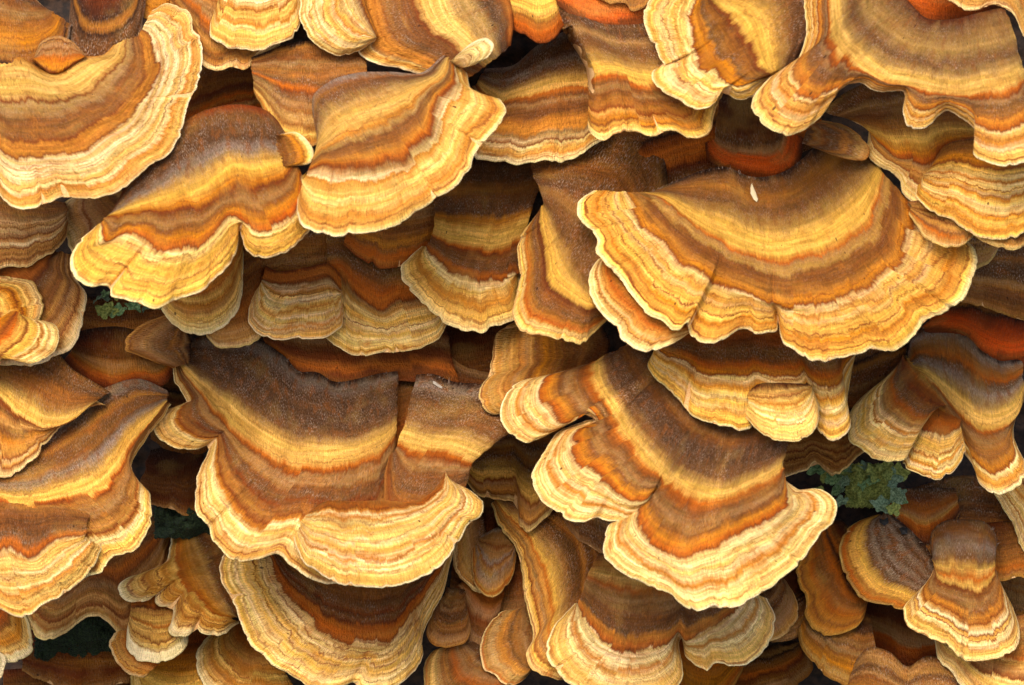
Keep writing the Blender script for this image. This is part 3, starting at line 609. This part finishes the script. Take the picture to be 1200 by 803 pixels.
T('leaf shaped bracket with four blunt fingers at the lower left',
  S([(252,605),(278,640),(288,690),(286,720)],[(201,622),(199,645),(192,662),(178,668),(165,673),(150,677),(141,685),(141,695),(151,704),(165,705),(178,701),(184,694),(184,705),(192,711),(202,711),(203,725),(199,738),(206,744),(222,744),(231,735),(235,741),(246,745),(262,741),(280,730)],
    '0:dk .1:dg .28:gb .36:bf .5:go .58:or .62:ye .7:go .75:cr .82:go .86:cr .93:cl 1:wh',12,creases=[(184,696,.5,4,'g'),(202,711,.55,5,'g'),(231,736,.55,5,'g')],
    mids=[(.6,[(206,632),(206,642),(205,650),(205,653),(205,656),(205,659),(206,662),(206,665),(207,668),(208,671),(210,674),(211,677),(213,680),(216,684),(219,688),(222,692),(226,697),(230,702),(235,707),(240,712),(246,716),(252,719),(260,722),(272,724)])]))
T('small thimble shaped bracket with a white rim below the leaf shaped bracket',
  S([(157,703),(172,698),(190,697),(212,703)],[(149,742),(150,757),(158,768),(172,774),(190,775),(206,769),(219,755),(221,742)],'0:or .12:or .2:dl .25:ta .38:ye .46:or .5:cr .62:ye .7:ru .73:cr .82:cl .88:wh 1:wh',11))
T('orange tan bracket edge left of the small thimble shaped bracket',
  S([(160,735),(190,770)],[(133,743),(128,754),(133,767),(143,779),(152,787),(170,792)],'0:br .4:or .7:ta .85:go 1:cl',9))
T('golden bracket at the bottom edge below the small thimble shaped bracket',
  S([(170,765),(250,755)],[(152,795),(156,825),(200,850),(245,835)],'0:or .3:go .5:ye .8:cr 1:cl',8))
T('rust orange smooth bracket between the thimble and the tan bottom bracket',
  S([(195,735),(255,725)],[(195,800),(215,815),(260,815)],'0:dl .4:or .8:ru 1:br',7))
T('tan rounded bracket at the bottom edge left of the large cream skirted bracket',
  S([(285,725),(315,745)],[(258,738),(240,750),(231,765),(232,785),(243,804),(262,820),(300,830),(350,825)],'0:br .25:or .4:ta .5:go .6:cr .7:go .78:ta .85:cr .93:cl 1:wh',10))
T('large cream skirted bracket at bottom left of centre with an orange brown bowl',
  S([(325,640),(360,655),(410,665),(480,665),(528,630)],[(266,646),(260,660),(263,683),(274,700),(286,728),(297,752),(315,770),(345,790),(365,800),(390,804),(408,799),(415,795),(424,803),(442,806),(465,800),(485,784),(496,764),(495,748),(506,720),(520,690),(531,645)],
    '0:dk .15:br .28:gb .34:ru .37:gb .42:dl .45:or .52:or .56:ru .58:gl *.62',12.5,
    mids=[(.55,[(318,650),(336,690),(357,712),(385,737),(420,750),(450,750),(472,735),(484,715),(502,690),(517,665),(528,640)])],creases=[(415,796,.45,4,'g'),(345,790,.7,2,'g')]))
# ---- bottom centre gap
T('narrow tan lobe standing left of the lilac grey leaf shaped lobe',
  S([(560,590),(575,650)],[(538,605),(531,630),(532,655),(543,680),(558,692),(575,690)],'0:dg .4:pk .7:bf .9:ta 1:cl',5))
T('lilac grey leaf shaped lobe hanging in the dark gap at bottom centre',
  S([(566,628),(585,620),(601,630)],[(554,645),(554,665),(558,684),(570,697),(576,699),(590,690),(601,672),(605,650)],'0:lg .4:gr .65:lg .8:pk .88:ta .93:or .97:ta 1:cl',8,rip=.5))
T('small brown lobe with upright rust stripes beside it in the bottom centre gap',
  S([(525,690),(545,692)],[(503,722),(502,745),(512,754),(530,755),(546,750),(552,735),(548,715)],'0:dg .3:br .5:gb .8:br .92:pk 1:ta',7,rip=.4))
T('upright rust and pink striped lobe in the bottom centre gap',
  S([(548,680),(590,680)],[(530,690),(540,730),(552,758),(565,762),(580,745)],'0:dl .3:or .5:pk .6:ru .75:br .85:pk 1:dl',4))
T('orange brown domed bracket at the bottom edge left of the upright fuzzy disc',
  S([(545,745),(600,780)],[(522,754),(507,763),(498,780),(497,800),(505,825),(550,840),(600,830)],'0:gb .3:gr .45:or .55:br .65:tb .75:bf .85:ye .93:ta .97:or 1:cl',6))
T('upright fuzzy rounded disc at the bottom centre with a tan rim',
  S([(618,708),(632,740),(628,775)],[(606,713),(590,715),(575,728),(565,748),(565,770),(570,784),(580,788),(588,797),(600,800),(612,795),(624,782)],'0:dg .2:gr .4:tb .5:gb .65:go .8:bf .93:ta .97:or 1:cl',9,rip=.5))
T('tall grey brown bracket at the bottom centre with wavy tan tips on its left',
  S([(595,575),(640,575),(705,590),(722,650),(715,720)],[(577,590),(584,612),(604,642),(611,660),(616,700),(622,730),(624,747),(617,762),(620,775),(634,787),(652,793),(690,785)],'0:dg .25:br .5:gb .58:gr .64:bf .72:ye .76:or .8:ta .86:gr .88:ta .92:ru .94:cr 1:cl',10))
T('small grey shaded bracket tucked under the golden lobe at centre bottom',
  S([(655,590),(715,590)],[(658,603),(667,620),(680,633),(698,643),(715,655)],'0:dk .3:dg .8:gb 1:pk',11))
T('cream lobed bracket at the bottom centre right with a bright orange band',
  S([(700,650),(730,643),(780,640),(830,650),(862,662),(872,675)],
    [(672,706),(652,728),(642,750),(641,766),(652,783),(670,799),(700,813),(745,819),(785,807),(797,790),(797,770),(793,752),(797,742),(799,752),(802,766),(812,775),(826,780),(834,774),(852,776),(872,775),(892,758),(903,738),(905,722),(896,700)],
    '0:br .12:tb .2:ye .26:or .31:gr .36:gr .42:br .5:gb .53:go .58:or .61:ru .63:gl *.67',13,
    mids=[(.61,[(677,706),(683,718),(688,730),(695,739),(703,746),(714,752),(727,757),(740,759),(757,758),(770,755),(780,750),(787,744),(793,738),(799,746),(804,747),(811,744),(819,740),(827,735),(836,730),(845,724),(854,716),(863,706),(868,698),(870,690)])],
    creases=[(797,744,.35,5,'g'),(834,774,.4,3,'g')]))
T('orange bracket below the right lobe of the cream lobed bottom bracket',
  S([(795,750),(875,750)],[(792,790),(800,830),(835,840),(860,805),(874,780)],'0:dl .3:or .6:go .8:or 1:ta',9))
T('grey fuzzy rounded bracket beside the right lobe of the cream lobed bottom bracket',
  S([(880,690),(912,672)],[(885,757),(898,753),(912,747),(926,735),(935,718),(932,700),(922,682)],'0:dk .3:gb .6:gr .85:pk .95:ta 1:cl',10,rip=.5))
T('dull grey bracket rim behind the grey fuzzy rounded bracket',
  S([(915,705),(950,690)],[(905,752),(925,750),(940,742),(950,720)],'0:dk .5:gb .9:gr 1:pk',4))
T('dim brown domed bracket at the bottom edge right of the orange bracket',
  S([(860,770),(935,755)],[(850,830),(900,820),(940,803),(953,785),(950,768)],'0:dk .3:br .45:or .55:dl .7:br .85:pk 1:tb',5))
# ---- bottom right
T('orange brown drooping bracket under the golden margin at lower right',
  S([(985,610),(1020,650),(1018,690)],[(940,620),(936,650),(937,688),(945,700),(943,720),(955,737),(975,744),(995,739),(1010,726),(1016,708)],'0:dk .15:dl .25:br .32:or .38:dk .46:or .55:br .63:tb .72:or .8:go .88:tb .94:go 1:ye',9))
T('golden rimmed grey brown bracket below the drooping orange brown bracket',
  S([(955,705),(1020,725)],[(934,740),(940,760),(955,775),(965,790),(985,800),(1010,803),(1030,790)],'0:dk .3:br .5:gb .6:gr .65:tb .8:go .9:bf 1:ta',7))
T('rusty hollow bracket with a pale pink rim at the lower right',
  S([(1000,690),(1045,690),(1110,700)],[(1000,765),(1030,768),(1060,785),(1085,780),(1108,770)],'0:dk .35:dl .45:pk .55:pk .6:or .75:ru .9:dl 1:dl',6,rip=1.2,mids=[(.52,[(1012,728),(1035,738),(1060,752),(1085,756),(1105,750)])]))
T('grey brown ridged bracket at the bottom edge right of the golden rimmed bracket',
  S([(1001,774),(1014,761),(1040,765),(1062,782),(1085,770),(1110,778),(1124,796)],[(985,830),(1020,850),(1060,860),(1100,860),(1135,840)],'0:gb .1:gr .25:gb .4:br .5:tb .7:dg 1:br',8))
T('grey velvet disc bracket with a yellow left rim at the lower right',
  S([(1042,602),(1065,622),(1085,645),(1097,675)],[(1022,605),(1002,613),(988,628),(983,645),(986,662),(996,682),(1010,701),(1022,705),(1038,707),(1055,712),(1080,700)],'0:dk .06:lg .14:dg .22:lg .3:dg .38:lg .46:dg .54:lg .62:dg .68:bf .74:ye .88:ta .94:or .97:tb 1:cl',12,rip=.5,fringe=True))
T('rust striped bracket behind the grey velvet disc at the lower right',
  S([(1040,575),(1120,575)],[(1035,615),(1062,632),(1085,655),(1100,645),(1125,605)],'0:dg .3:or .42:pk .5:ta .55:or .7:ru .85:dk 1:dk',8,rip=.5))
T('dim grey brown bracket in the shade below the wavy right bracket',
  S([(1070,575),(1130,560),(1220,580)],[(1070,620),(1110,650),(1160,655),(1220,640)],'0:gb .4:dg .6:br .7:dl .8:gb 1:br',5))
T('hourglass shaped bracket at the lower right with a cream bell and fuzzy top',
  S([(1090,642),(1091,626),(1104,614),(1130,611),(1155,615),(1166,630),(1165,645)],[(1086,682),(1066,699),(1056,713),(1060,727),(1083,744),(1112,756),(1124,768),(1145,771),(1166,769),(1186,757),(1191,742),(1186,716),(1171,684)],
    '0:gb .06:br .15:lg .24:gb .3:ye .36:or .4:ye .44:ru .47:br .58:br .63:go .68:ru .7:ta .75:wh .78:ru .8:cr .86:cl .9:ta .95:ye 1:cl',14,fringe=True,mids=[(.42,[(1093,664),(1096,672),(1108,682),(1130,688),(1150,686),(1162,676),(1164,664)])],creases=[(1124,768,.5,2.5,'s')]))
T('golden banded bracket below the hourglass bracket in the bottom right corner',
  S([(1100,715),(1160,725),(1240,715)],[(1094,750),(1099,772),(1114,785),(1124,803),(1160,835),(1230,840)],'0:br .2:ta .3:go .4:or .45:cr .5:ta .6:ru .63:cr .7:ye .8:ta .9:cr 1:wh',9))
T('dull brown bracket at the right edge behind the hourglass bracket',
  S([(1150,615),(1230,610)],[(1150,668),(1172,682),(1190,676),(1230,690)],'0:dl .3:br .6:tb .8:or .9:tb 1:ta',7))
T('grey shaded bracket at the right edge beside the bell of the hourglass bracket',
  S([(1165,670),(1235,675)],[(1168,720),(1182,737),(1202,745),(1240,740)],'0:dg .4:gr .7:gb .9:ta 1:cl',6))
# ---- right
T('wavy bracket at the right with an orange collar and three cream lobes',
  S([(1060,424),(1068,395),(1092,382),(1122,388),(1150,413),(1173,425),(1194,421)],
    [(1052,438),(1062,465),(1085,490),(1108,505),(1122,525),(1138,548),(1143,565),(1156,576),(1172,577),(1190,567),(1199,548),(1190,527),(1184,508),(1188,488),(1197,470),(1199,440)],
    '0:dk .04:lg .12:tb .18:or .22:gb .28:lg .36:bf .4:ye .48:ye .52:or .56:br .62:gr .68:tb .74:br .8:go .84:ru .86:cl .9:cr .94:go .96:cl 1:wh',20,fringe=True,mids=[(.5,[(1060,430),(1078,438),(1103,462),(1118,480),(1130,494),(1150,502),(1172,500),(1189,486),(1197,462)])],creases=[(1184,508,.4,2,'g')]),
  S([(1058,415),(1085,440),(1105,470)],[(1040,440),(1015,458),(998,475),(992,495),(993,515),(1005,524),(1020,537),(1040,540),(1056,537),(1064,522),(1077,492)],'0:ye .1:or .2:ru .25:br .33:gb .4:or .47:ta .52:pk .55:gl *.58',23,name='lobe',sink=(10,.2),creases=[(1005,524,.3,3,'s')]),
  S([(1085,458),(1105,475),(1122,488)],[(1064,515),(1060,530),(1054,543),(1072,553),(1093,560),(1110,552),(1122,537),(1127,522),(1122,508)],'0:br .2:or .35:or .4:ru .43:gl .5:cr *.55',22,name='small_lobe',sink=(9,.25)),
  S([(1090,345),(1160,340),(1230,350)],[(1068,395),(1090,392),(1125,398),(1150,425),(1175,436),(1215,425)],'0:dg .25:dk .4:vo .65:vo .78:ru .9:dl 1:dl',17,name='collar',rip=.5,mids=[(.45,[(1090,375),(1105,372),(1130,376),(1158,390),(1180,398),(1215,392)])]))
T('golden lined bracket at the right edge below the wavy bracket with the orange collar',
  S([(1195,550),(1240,560)],[(1160,572),(1175,595),(1187,615),(1194,638),(1225,670)],'0:br .2:ta .3:ru .4:cr .5:go *.55',16))
T('dark velvet bracket at the right edge under the tip of the huge fan',
  S([(1110,270),(1230,270)],[(1105,350),(1120,354),(1142,358),(1165,365),(1190,372),(1230,382)],'0:dk .3:dg .6:gb .85:br .95:tb 1:ta',22))
T('pale grey little lobe behind the right tip of the huge fan',
  S([(1125,272),(1172,278)],[(1130,318),(1142,317),(1153,311),(1162,303),(1168,292)],'0:dg .4:gr .7:pk 1:gl',24))
T('small striped brown bracket resting on the right end of the huge fan',
  S([(1062,240),(1100,236),(1130,255)],[(1059,254),(1068,266),(1076,280),(1088,286),(1100,290),(1120,288),(1133,278)],'0:br .2:ta .35:ru .42:ta .5:dl .6:ta .72:br .8:or .9:ta 1:cl',32))
T('large top right bracket with olive velvet and long cream lobes',
  S([(1020,-60),(1040,-10),(1058,10),(1076,28),(1110,30),(1142,22),(1168,16)],
    [(938,-60),(938,0),(940,45),(928,78),(895,98),(876,128),(890,150),(915,162),(940,154),(962,133),(975,113),(995,101),(1025,112),(1052,112),(1050,135),(1058,155),(1075,153),(1100,135),(1120,145),(1137,163),(1130,183),(1150,196),(1172,199),(1195,190),(1212,150),(1208,110)],
    '0:dl .04:gb .2:bf .3:gb .38:bf .42:ye .49:ye .52:or .55:ru .57:gr .6:gb .66:br .7:go .74:or .76:ru .78:gl *.8',38,
    mids=[(.5,[(985,-60),(968,-5),(967,25),(968,40),(969,48),(971,55),(974,62),(980,68),(986,73),(994,79),(1003,86),(1014,93),(1033,103),(1050,105),(1062,107),(1075,110),(1085,113),(1100,116),(1115,117),(1125,116),(1135,114),(1145,112),(1158,110),(1172,106),(1185,101),(1192,95)])],
    creases=[(1052,113,.5,4,'s')]),
  S([(1035,-70),(1090,-70),(1170,-60)],[(1045,5),(1060,20),(1077,31),(1110,34),(1145,26),(1172,10)],'0:dk .4:br .6:vo .8:vo .92:ru 1:dl',35,name='collar',rip=.5))
T('cream left pointing bracket at the top edge left of the large top right bracket',
  S([(852,2),(890,-20),(938,-20),(942,40),(922,85)],[(800,-40),(775,-15),(758,10),(753,28),(760,48),(770,68),(778,82),(764,87),(763,96),(775,110),(795,123),(812,132),(832,127),(843,112),(858,119),(875,118),(890,103),(908,92)],
    '0:dk .06:dg .15:gb .26:bf .34:ye .42:ye .46:ru .49:br .6:gb .63:go .69:go .72:ru .74:gl *.77',33,
    mids=[(.71,[(815,0),(808,20),(809,36),(812,50),(822,75),(834,90),(845,98),(860,106),(885,98)])],creases=[(778,82,.6,4,'s'),(843,112,.5,4,'s')]))
T('rust orange bracket base at the top edge between the two cream lobed brackets',
  S([(880,-60),(960,-60)],[(865,60),(900,100),(935,95),(960,60)],'0:dk .4:or .7:or .85:dl 1:dk',12))
T('buff tipped bracket in the top right corner overhanging the large bracket',
  S([(1085,-70),(1160,-80),(1240,-50)],[(1072,-18),(1095,1),(1112,9),(1122,16),(1140,17),(1153,11),(1168,13),(1180,24),(1187,40),(1196,53),(1225,66)],'0:br .3:or .5:gb .7:tb .85:bf .95:ta 1:cl',44,rip=1.3))
T('brown and yellow arched bracket below the large top right bracket',
  S([(962,134),(990,112),(1045,95),(1100,100),(1140,130)],[(1014,153),(1012,182),(1022,196),(1038,204),(1048,212),(1052,228),(1062,238),(1078,245),(1110,235),(1145,210)],'0:dk .12:gb .25:br .35:tb .42:ye .52:go .56:or .6:ru .62:gr .7:ta .78:ru .8:gl .86:ta *.88',31,mids=[(.58,[(1012,150),(1020,165),(1030,176),(1045,187),(1065,188),(1080,190),(1092,180),(1112,170),(1140,165)])]))
T('golden cream bracket at the right edge below the long cream lobes',
  S([(1086,195),(1100,176),(1130,168),(1180,175),(1240,165)],[(1068,222),(1067,234),(1076,244),(1092,253),(1106,257),(1117,268),(1132,277),(1155,281),(1180,278),(1200,268),(1235,250)],'0:br .1:tb .2:go .26:ru .3:ye *.36',34))
T('tan bracket rim at the right edge just below the golden cream bracket',
  S([(1125,230),(1235,225)],[(1130,275),(1142,285),(1158,291),(1178,293),(1200,289),(1235,282)],'0:dl .4:or .6:tb .8:br .92:ta 1:cl',33))
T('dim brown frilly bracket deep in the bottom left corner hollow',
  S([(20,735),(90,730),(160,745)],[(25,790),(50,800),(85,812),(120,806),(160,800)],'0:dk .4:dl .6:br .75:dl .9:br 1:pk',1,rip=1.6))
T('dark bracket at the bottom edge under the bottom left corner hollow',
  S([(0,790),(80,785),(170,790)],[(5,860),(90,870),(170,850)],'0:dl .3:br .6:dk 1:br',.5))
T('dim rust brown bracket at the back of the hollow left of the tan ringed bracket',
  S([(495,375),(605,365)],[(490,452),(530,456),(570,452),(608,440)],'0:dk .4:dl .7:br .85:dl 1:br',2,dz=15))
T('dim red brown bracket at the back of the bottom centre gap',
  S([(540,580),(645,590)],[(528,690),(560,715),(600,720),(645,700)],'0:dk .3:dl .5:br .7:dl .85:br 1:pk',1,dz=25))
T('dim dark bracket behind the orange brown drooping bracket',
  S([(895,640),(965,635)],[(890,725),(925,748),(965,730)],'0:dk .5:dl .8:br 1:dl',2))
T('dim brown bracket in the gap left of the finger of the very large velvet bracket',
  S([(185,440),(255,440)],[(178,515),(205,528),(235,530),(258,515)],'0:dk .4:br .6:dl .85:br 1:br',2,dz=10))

# ================================================================ build
k = 0
for label, sheets, kw in THINGS:
    for s in sheets:
        k += 1; shape(s, 11 * k + 3)
settle()
for s in sorted([s for _, ss, _ in THINGS for s in ss], key=lambda s: -s['shift'])[:14]:
    print('shift %6.1f W0 %6.1f top %6.1f order %s %s' % (s['shift'], s['W0'], (s['W0'] + s['W']).max(), s['order'], s['O'][0]))
for label, sheets, kw in THINGS:
    m = sheets[0]; b = np.asarray(m['I'], float).mean(0)
    base = world(b[0], b[1], m['W0'] - 40)
    e = bpy.data.objects.new('bracket_fungus', None); col.objects.link(e)
    e.location = base; e.empty_display_size = .003
    e['label'] = label; e['category'] = 'bracket fungus'; e['group'] = 'banded bracket fungi growing on the log'
    for s in sheets: build(s, e, base)

# ---------------------------------------------------------------- the log behind
def log_w(x, y): return -WSL * (y - 400) - 85
xs, ys = np.meshgrid(np.linspace(-400, 1600, 260), np.linspace(-300, 1100, 190), indexing='ij')
W = log_w(xs, ys) + 16 * n2(xs / 120, ys / 45, 5) + 9 * n2(xs / 40, ys / 14, 6) + 4 * n2(xs / 11, ys / 7, 7) - ((xs - 600) / 1000) ** 2 * 160
lo = link('log', grid_mesh('log', world(xs, ys, W), simple('bark', '#1c120b', '#3f2a1a', 900, .9, .8)))
lo['label'] = 'dark mossy log behind all the brackets'; lo['category'] = 'log'

# ---------------------------------------------------------------- lichen and moss in the gaps
def leaf_mesh(seed, r=10.0):
    """a wavy lichen lobe, r plan units across, lying on the log, in metres around its base"""
    na, nr = 28, 6
    a = np.linspace(0, 2 * np.pi, na); q = np.linspace(.04, 1, nr)
    A, Q = np.meshgrid(a, q, indexing='ij')
    rr = r * (1 + .28 * np.sin(3 * A + seed) * .6 + .18 * np.sin(5 * A + 2.1 * seed) + .07 * np.sin(9 * A + seed))
    x, y = np.cos(A) * Q * rr, np.sin(A) * Q * rr * .9
    Wl = r * (.25 * Q ** 2 + .16 * Q * np.sin(4 * A + seed * 1.7)) - 1.2 * (Q > .97)
    return x, y, Wl
def local(x, y, W):
    p = world(x + 600, y + 401.5, W) - np.array(MID)
    return p
M_LICHEN = simple('lichen_green', '#47683c', '#86a46a', 2500, .8, .5)
M_LICHEN2 = simple('lichen_olive', '#5c6a28', '#a3a854', 3000, .85, .6)
M_MOSS = simple('moss_green', '#101a0a', '#2a3a16', 3000, .9, .5)
M_LICHEN3 = simple('lichen_grey', '#4b6446', '#8aa07c', 3500, .8, .5)
LEAF = [grid_mesh('lichen_lobe', local(*leaf_mesh(i * 1.3 + .4, 10)), (M_LICHEN, M_LICHEN3, M_LICHEN2)[i % 3]) for i in range(6)]
def lichen(label, x0, x1, y0, y1, n, W, seed, scale=1.0):
    r = random.Random(seed)
    cx, cy = (x0 + x1) / 2, (y0 + y1) / 2
    e = bpy.data.objects.new('lichen_patch', None); col.objects.link(e)
    e.location = world(cx, cy, W); e.empty_display_size = .003
    e['label'] = label; e['category'] = 'lichen'
    for i in range(n):
        x, y = r.uniform(x0, x1), r.uniform(y0, y1)
        o = bpy.data.objects.new('lichen_lobe', LEAF[i % 6]); col.objects.link(o); o.parent = e
        o.location = Vector(local(np.array(x - cx), np.array(y - cy), np.array(r.uniform(0, 26) - .3 * (y - cy))))
        s = r.uniform(.55, 1.3) * scale; o.scale = (s, s, s)
        o.rotation_euler = (r.uniform(-.9, .3), r.uniform(-.7, .7), r.uniform(-.8, .8))
def granules(name, label, x0, x1, y0, y1, n, W, seed, mat, rad=2.6):
    """a cushion of tiny rounded grains, one mesh"""
    r = np.random.RandomState(seed)
    bx, by = r.uniform(-1, 1, n), r.uniform(-1, 1, n)
    cx, cy = (x0 + x1) / 2, (y0 + y1) / 2
    x = cx + bx * (x1 - x0) / 2; y = cy + by * (y1 - y0) / 2
    h = 16 * n2(x / 17, y / 15, seed) + 6 * n2(x / 6, y / 6, seed + 1) - 14 * (bx ** 2 + by ** 2)
    Wg = W - .3 * (y - cy) + h
    oct_ = np.array([(1,0,0),(-1,0,0),(0,1,0),(0,-1,0),(0,0,1),(0,0,-1)], float)
    fc = np.array([(0,2,4),(2,1,4),(1,3,4),(3,0,4),(2,0,5),(1,2,5),(3,1,5),(0,3,5)])
    R = rad * r.uniform(.6, 1.3, n)
    c = world(x, y, Wg)
    v = c[:, None, :] + oct_[None] * (R * SC)[:, None, None] * r.uniform(.7, 1.2, (n, 6, 1))
    f = (fc[None] + (np.arange(n) * 6)[:, None, None]).reshape(-1, 3)
    me = bpy.data.meshes.new(name); me.from_pydata(v.reshape(-1, 3).tolist(), [], f.tolist()); me.materials.append(mat)
    o = link(name, me); o['label'] = label; o['category'] = name; o['kind'] = 'stuff'
lichen('green leafy lichen in the gap above the grey velvet disc bracket', 955, 1062, 546, 598, 36, -4, 3, .9)
lichen('dim green lichen leaves under the fuzzy brown bracket at left', 104, 190, 342, 366, 14, 30, 4, .8)
granules('moss', 'yellow green granular moss among the lichen leaves', 992, 1046, 545, 594, 2200, 10, 5, M_LICHEN2)
granules('moss', 'dark moss in the small gap right of the big fuzzy left bracket', 182, 250, 585, 630, 2200, 5, 6, M_MOSS)
granules('moss', 'dark moss in the hollow at the bottom left', 40, 140, 712, 775, 3000, -45, 7, M_MOSS)

# ---------------------------------------------------------------- debris
def debris(name, label, pts, zW, colr, W):
    n = len(pts); cx, cy = np.mean(pts, 0)
    top = [(x, y, W + .8 * (y - cy) + 1.6 + .5 * math.sin(i)) for i, (x, y) in enumerate(pts)]; bot = [(x, y, W + .8 * (y - cy)) for x, y in pts]
    arr = np.array(top + bot + [(cx, cy, W + 3.0)])
    v = world(arr[:, 0], arr[:, 1], arr[:, 2])
    f = [(i, (i + 1) % n, 2 * n) for i in range(n)] + [(i, i + n, (i + 1) % n + n, (i + 1) % n) for i in range(n)] + [tuple(range(2 * n - 1, n - 1, -1))]
    me = bpy.data.meshes.new(name); me.from_pydata(v.tolist(), [], f); me.materials.append(simple(name + '_skin', colr, colr, 4000, .6, .3))
    o = link(name, me); o['label'] = label; o['category'] = name.replace('_', ' ')
    return o
def surf(x, y):
    return float(DEPTH[int((y + 200) / CELL), int((x + 200) / CELL)])
debris('seed_husk', 'pale sliver of seed husk lying on the velvet heart of the huge fan', [(877.5, 217), (879, 221), (882, 228), (884.5, 236), (883, 239), (879.5, 236), (876, 229), (876, 222)], 0, '#b5a37c', surf(880, 228) + 1.0)
debris('black_crumb', 'black heart shaped crumb on the upper edge of the grey velvet disc', [(1030, 607), (1035, 609), (1040, 606), (1041, 612), (1036, 616), (1030, 612)], 0, '#0c0806', surf(1035, 610) + 2.5)
debris('black_crumb', 'black crumb on the rust stripes right of the grey velvet disc', [(1053, 619), (1058, 617), (1063, 619), (1062, 625), (1056, 626)], 0, '#0c0806', surf(1058, 621) + 2.5)
debris('plant_fibre', 'short pale fibre on the grey ridge of the step lobe', [(508, 446), (511, 447), (519, 453), (518, 455), (514, 453), (508, 449)], 0, '#a89a86', surf(513, 450) + 1)
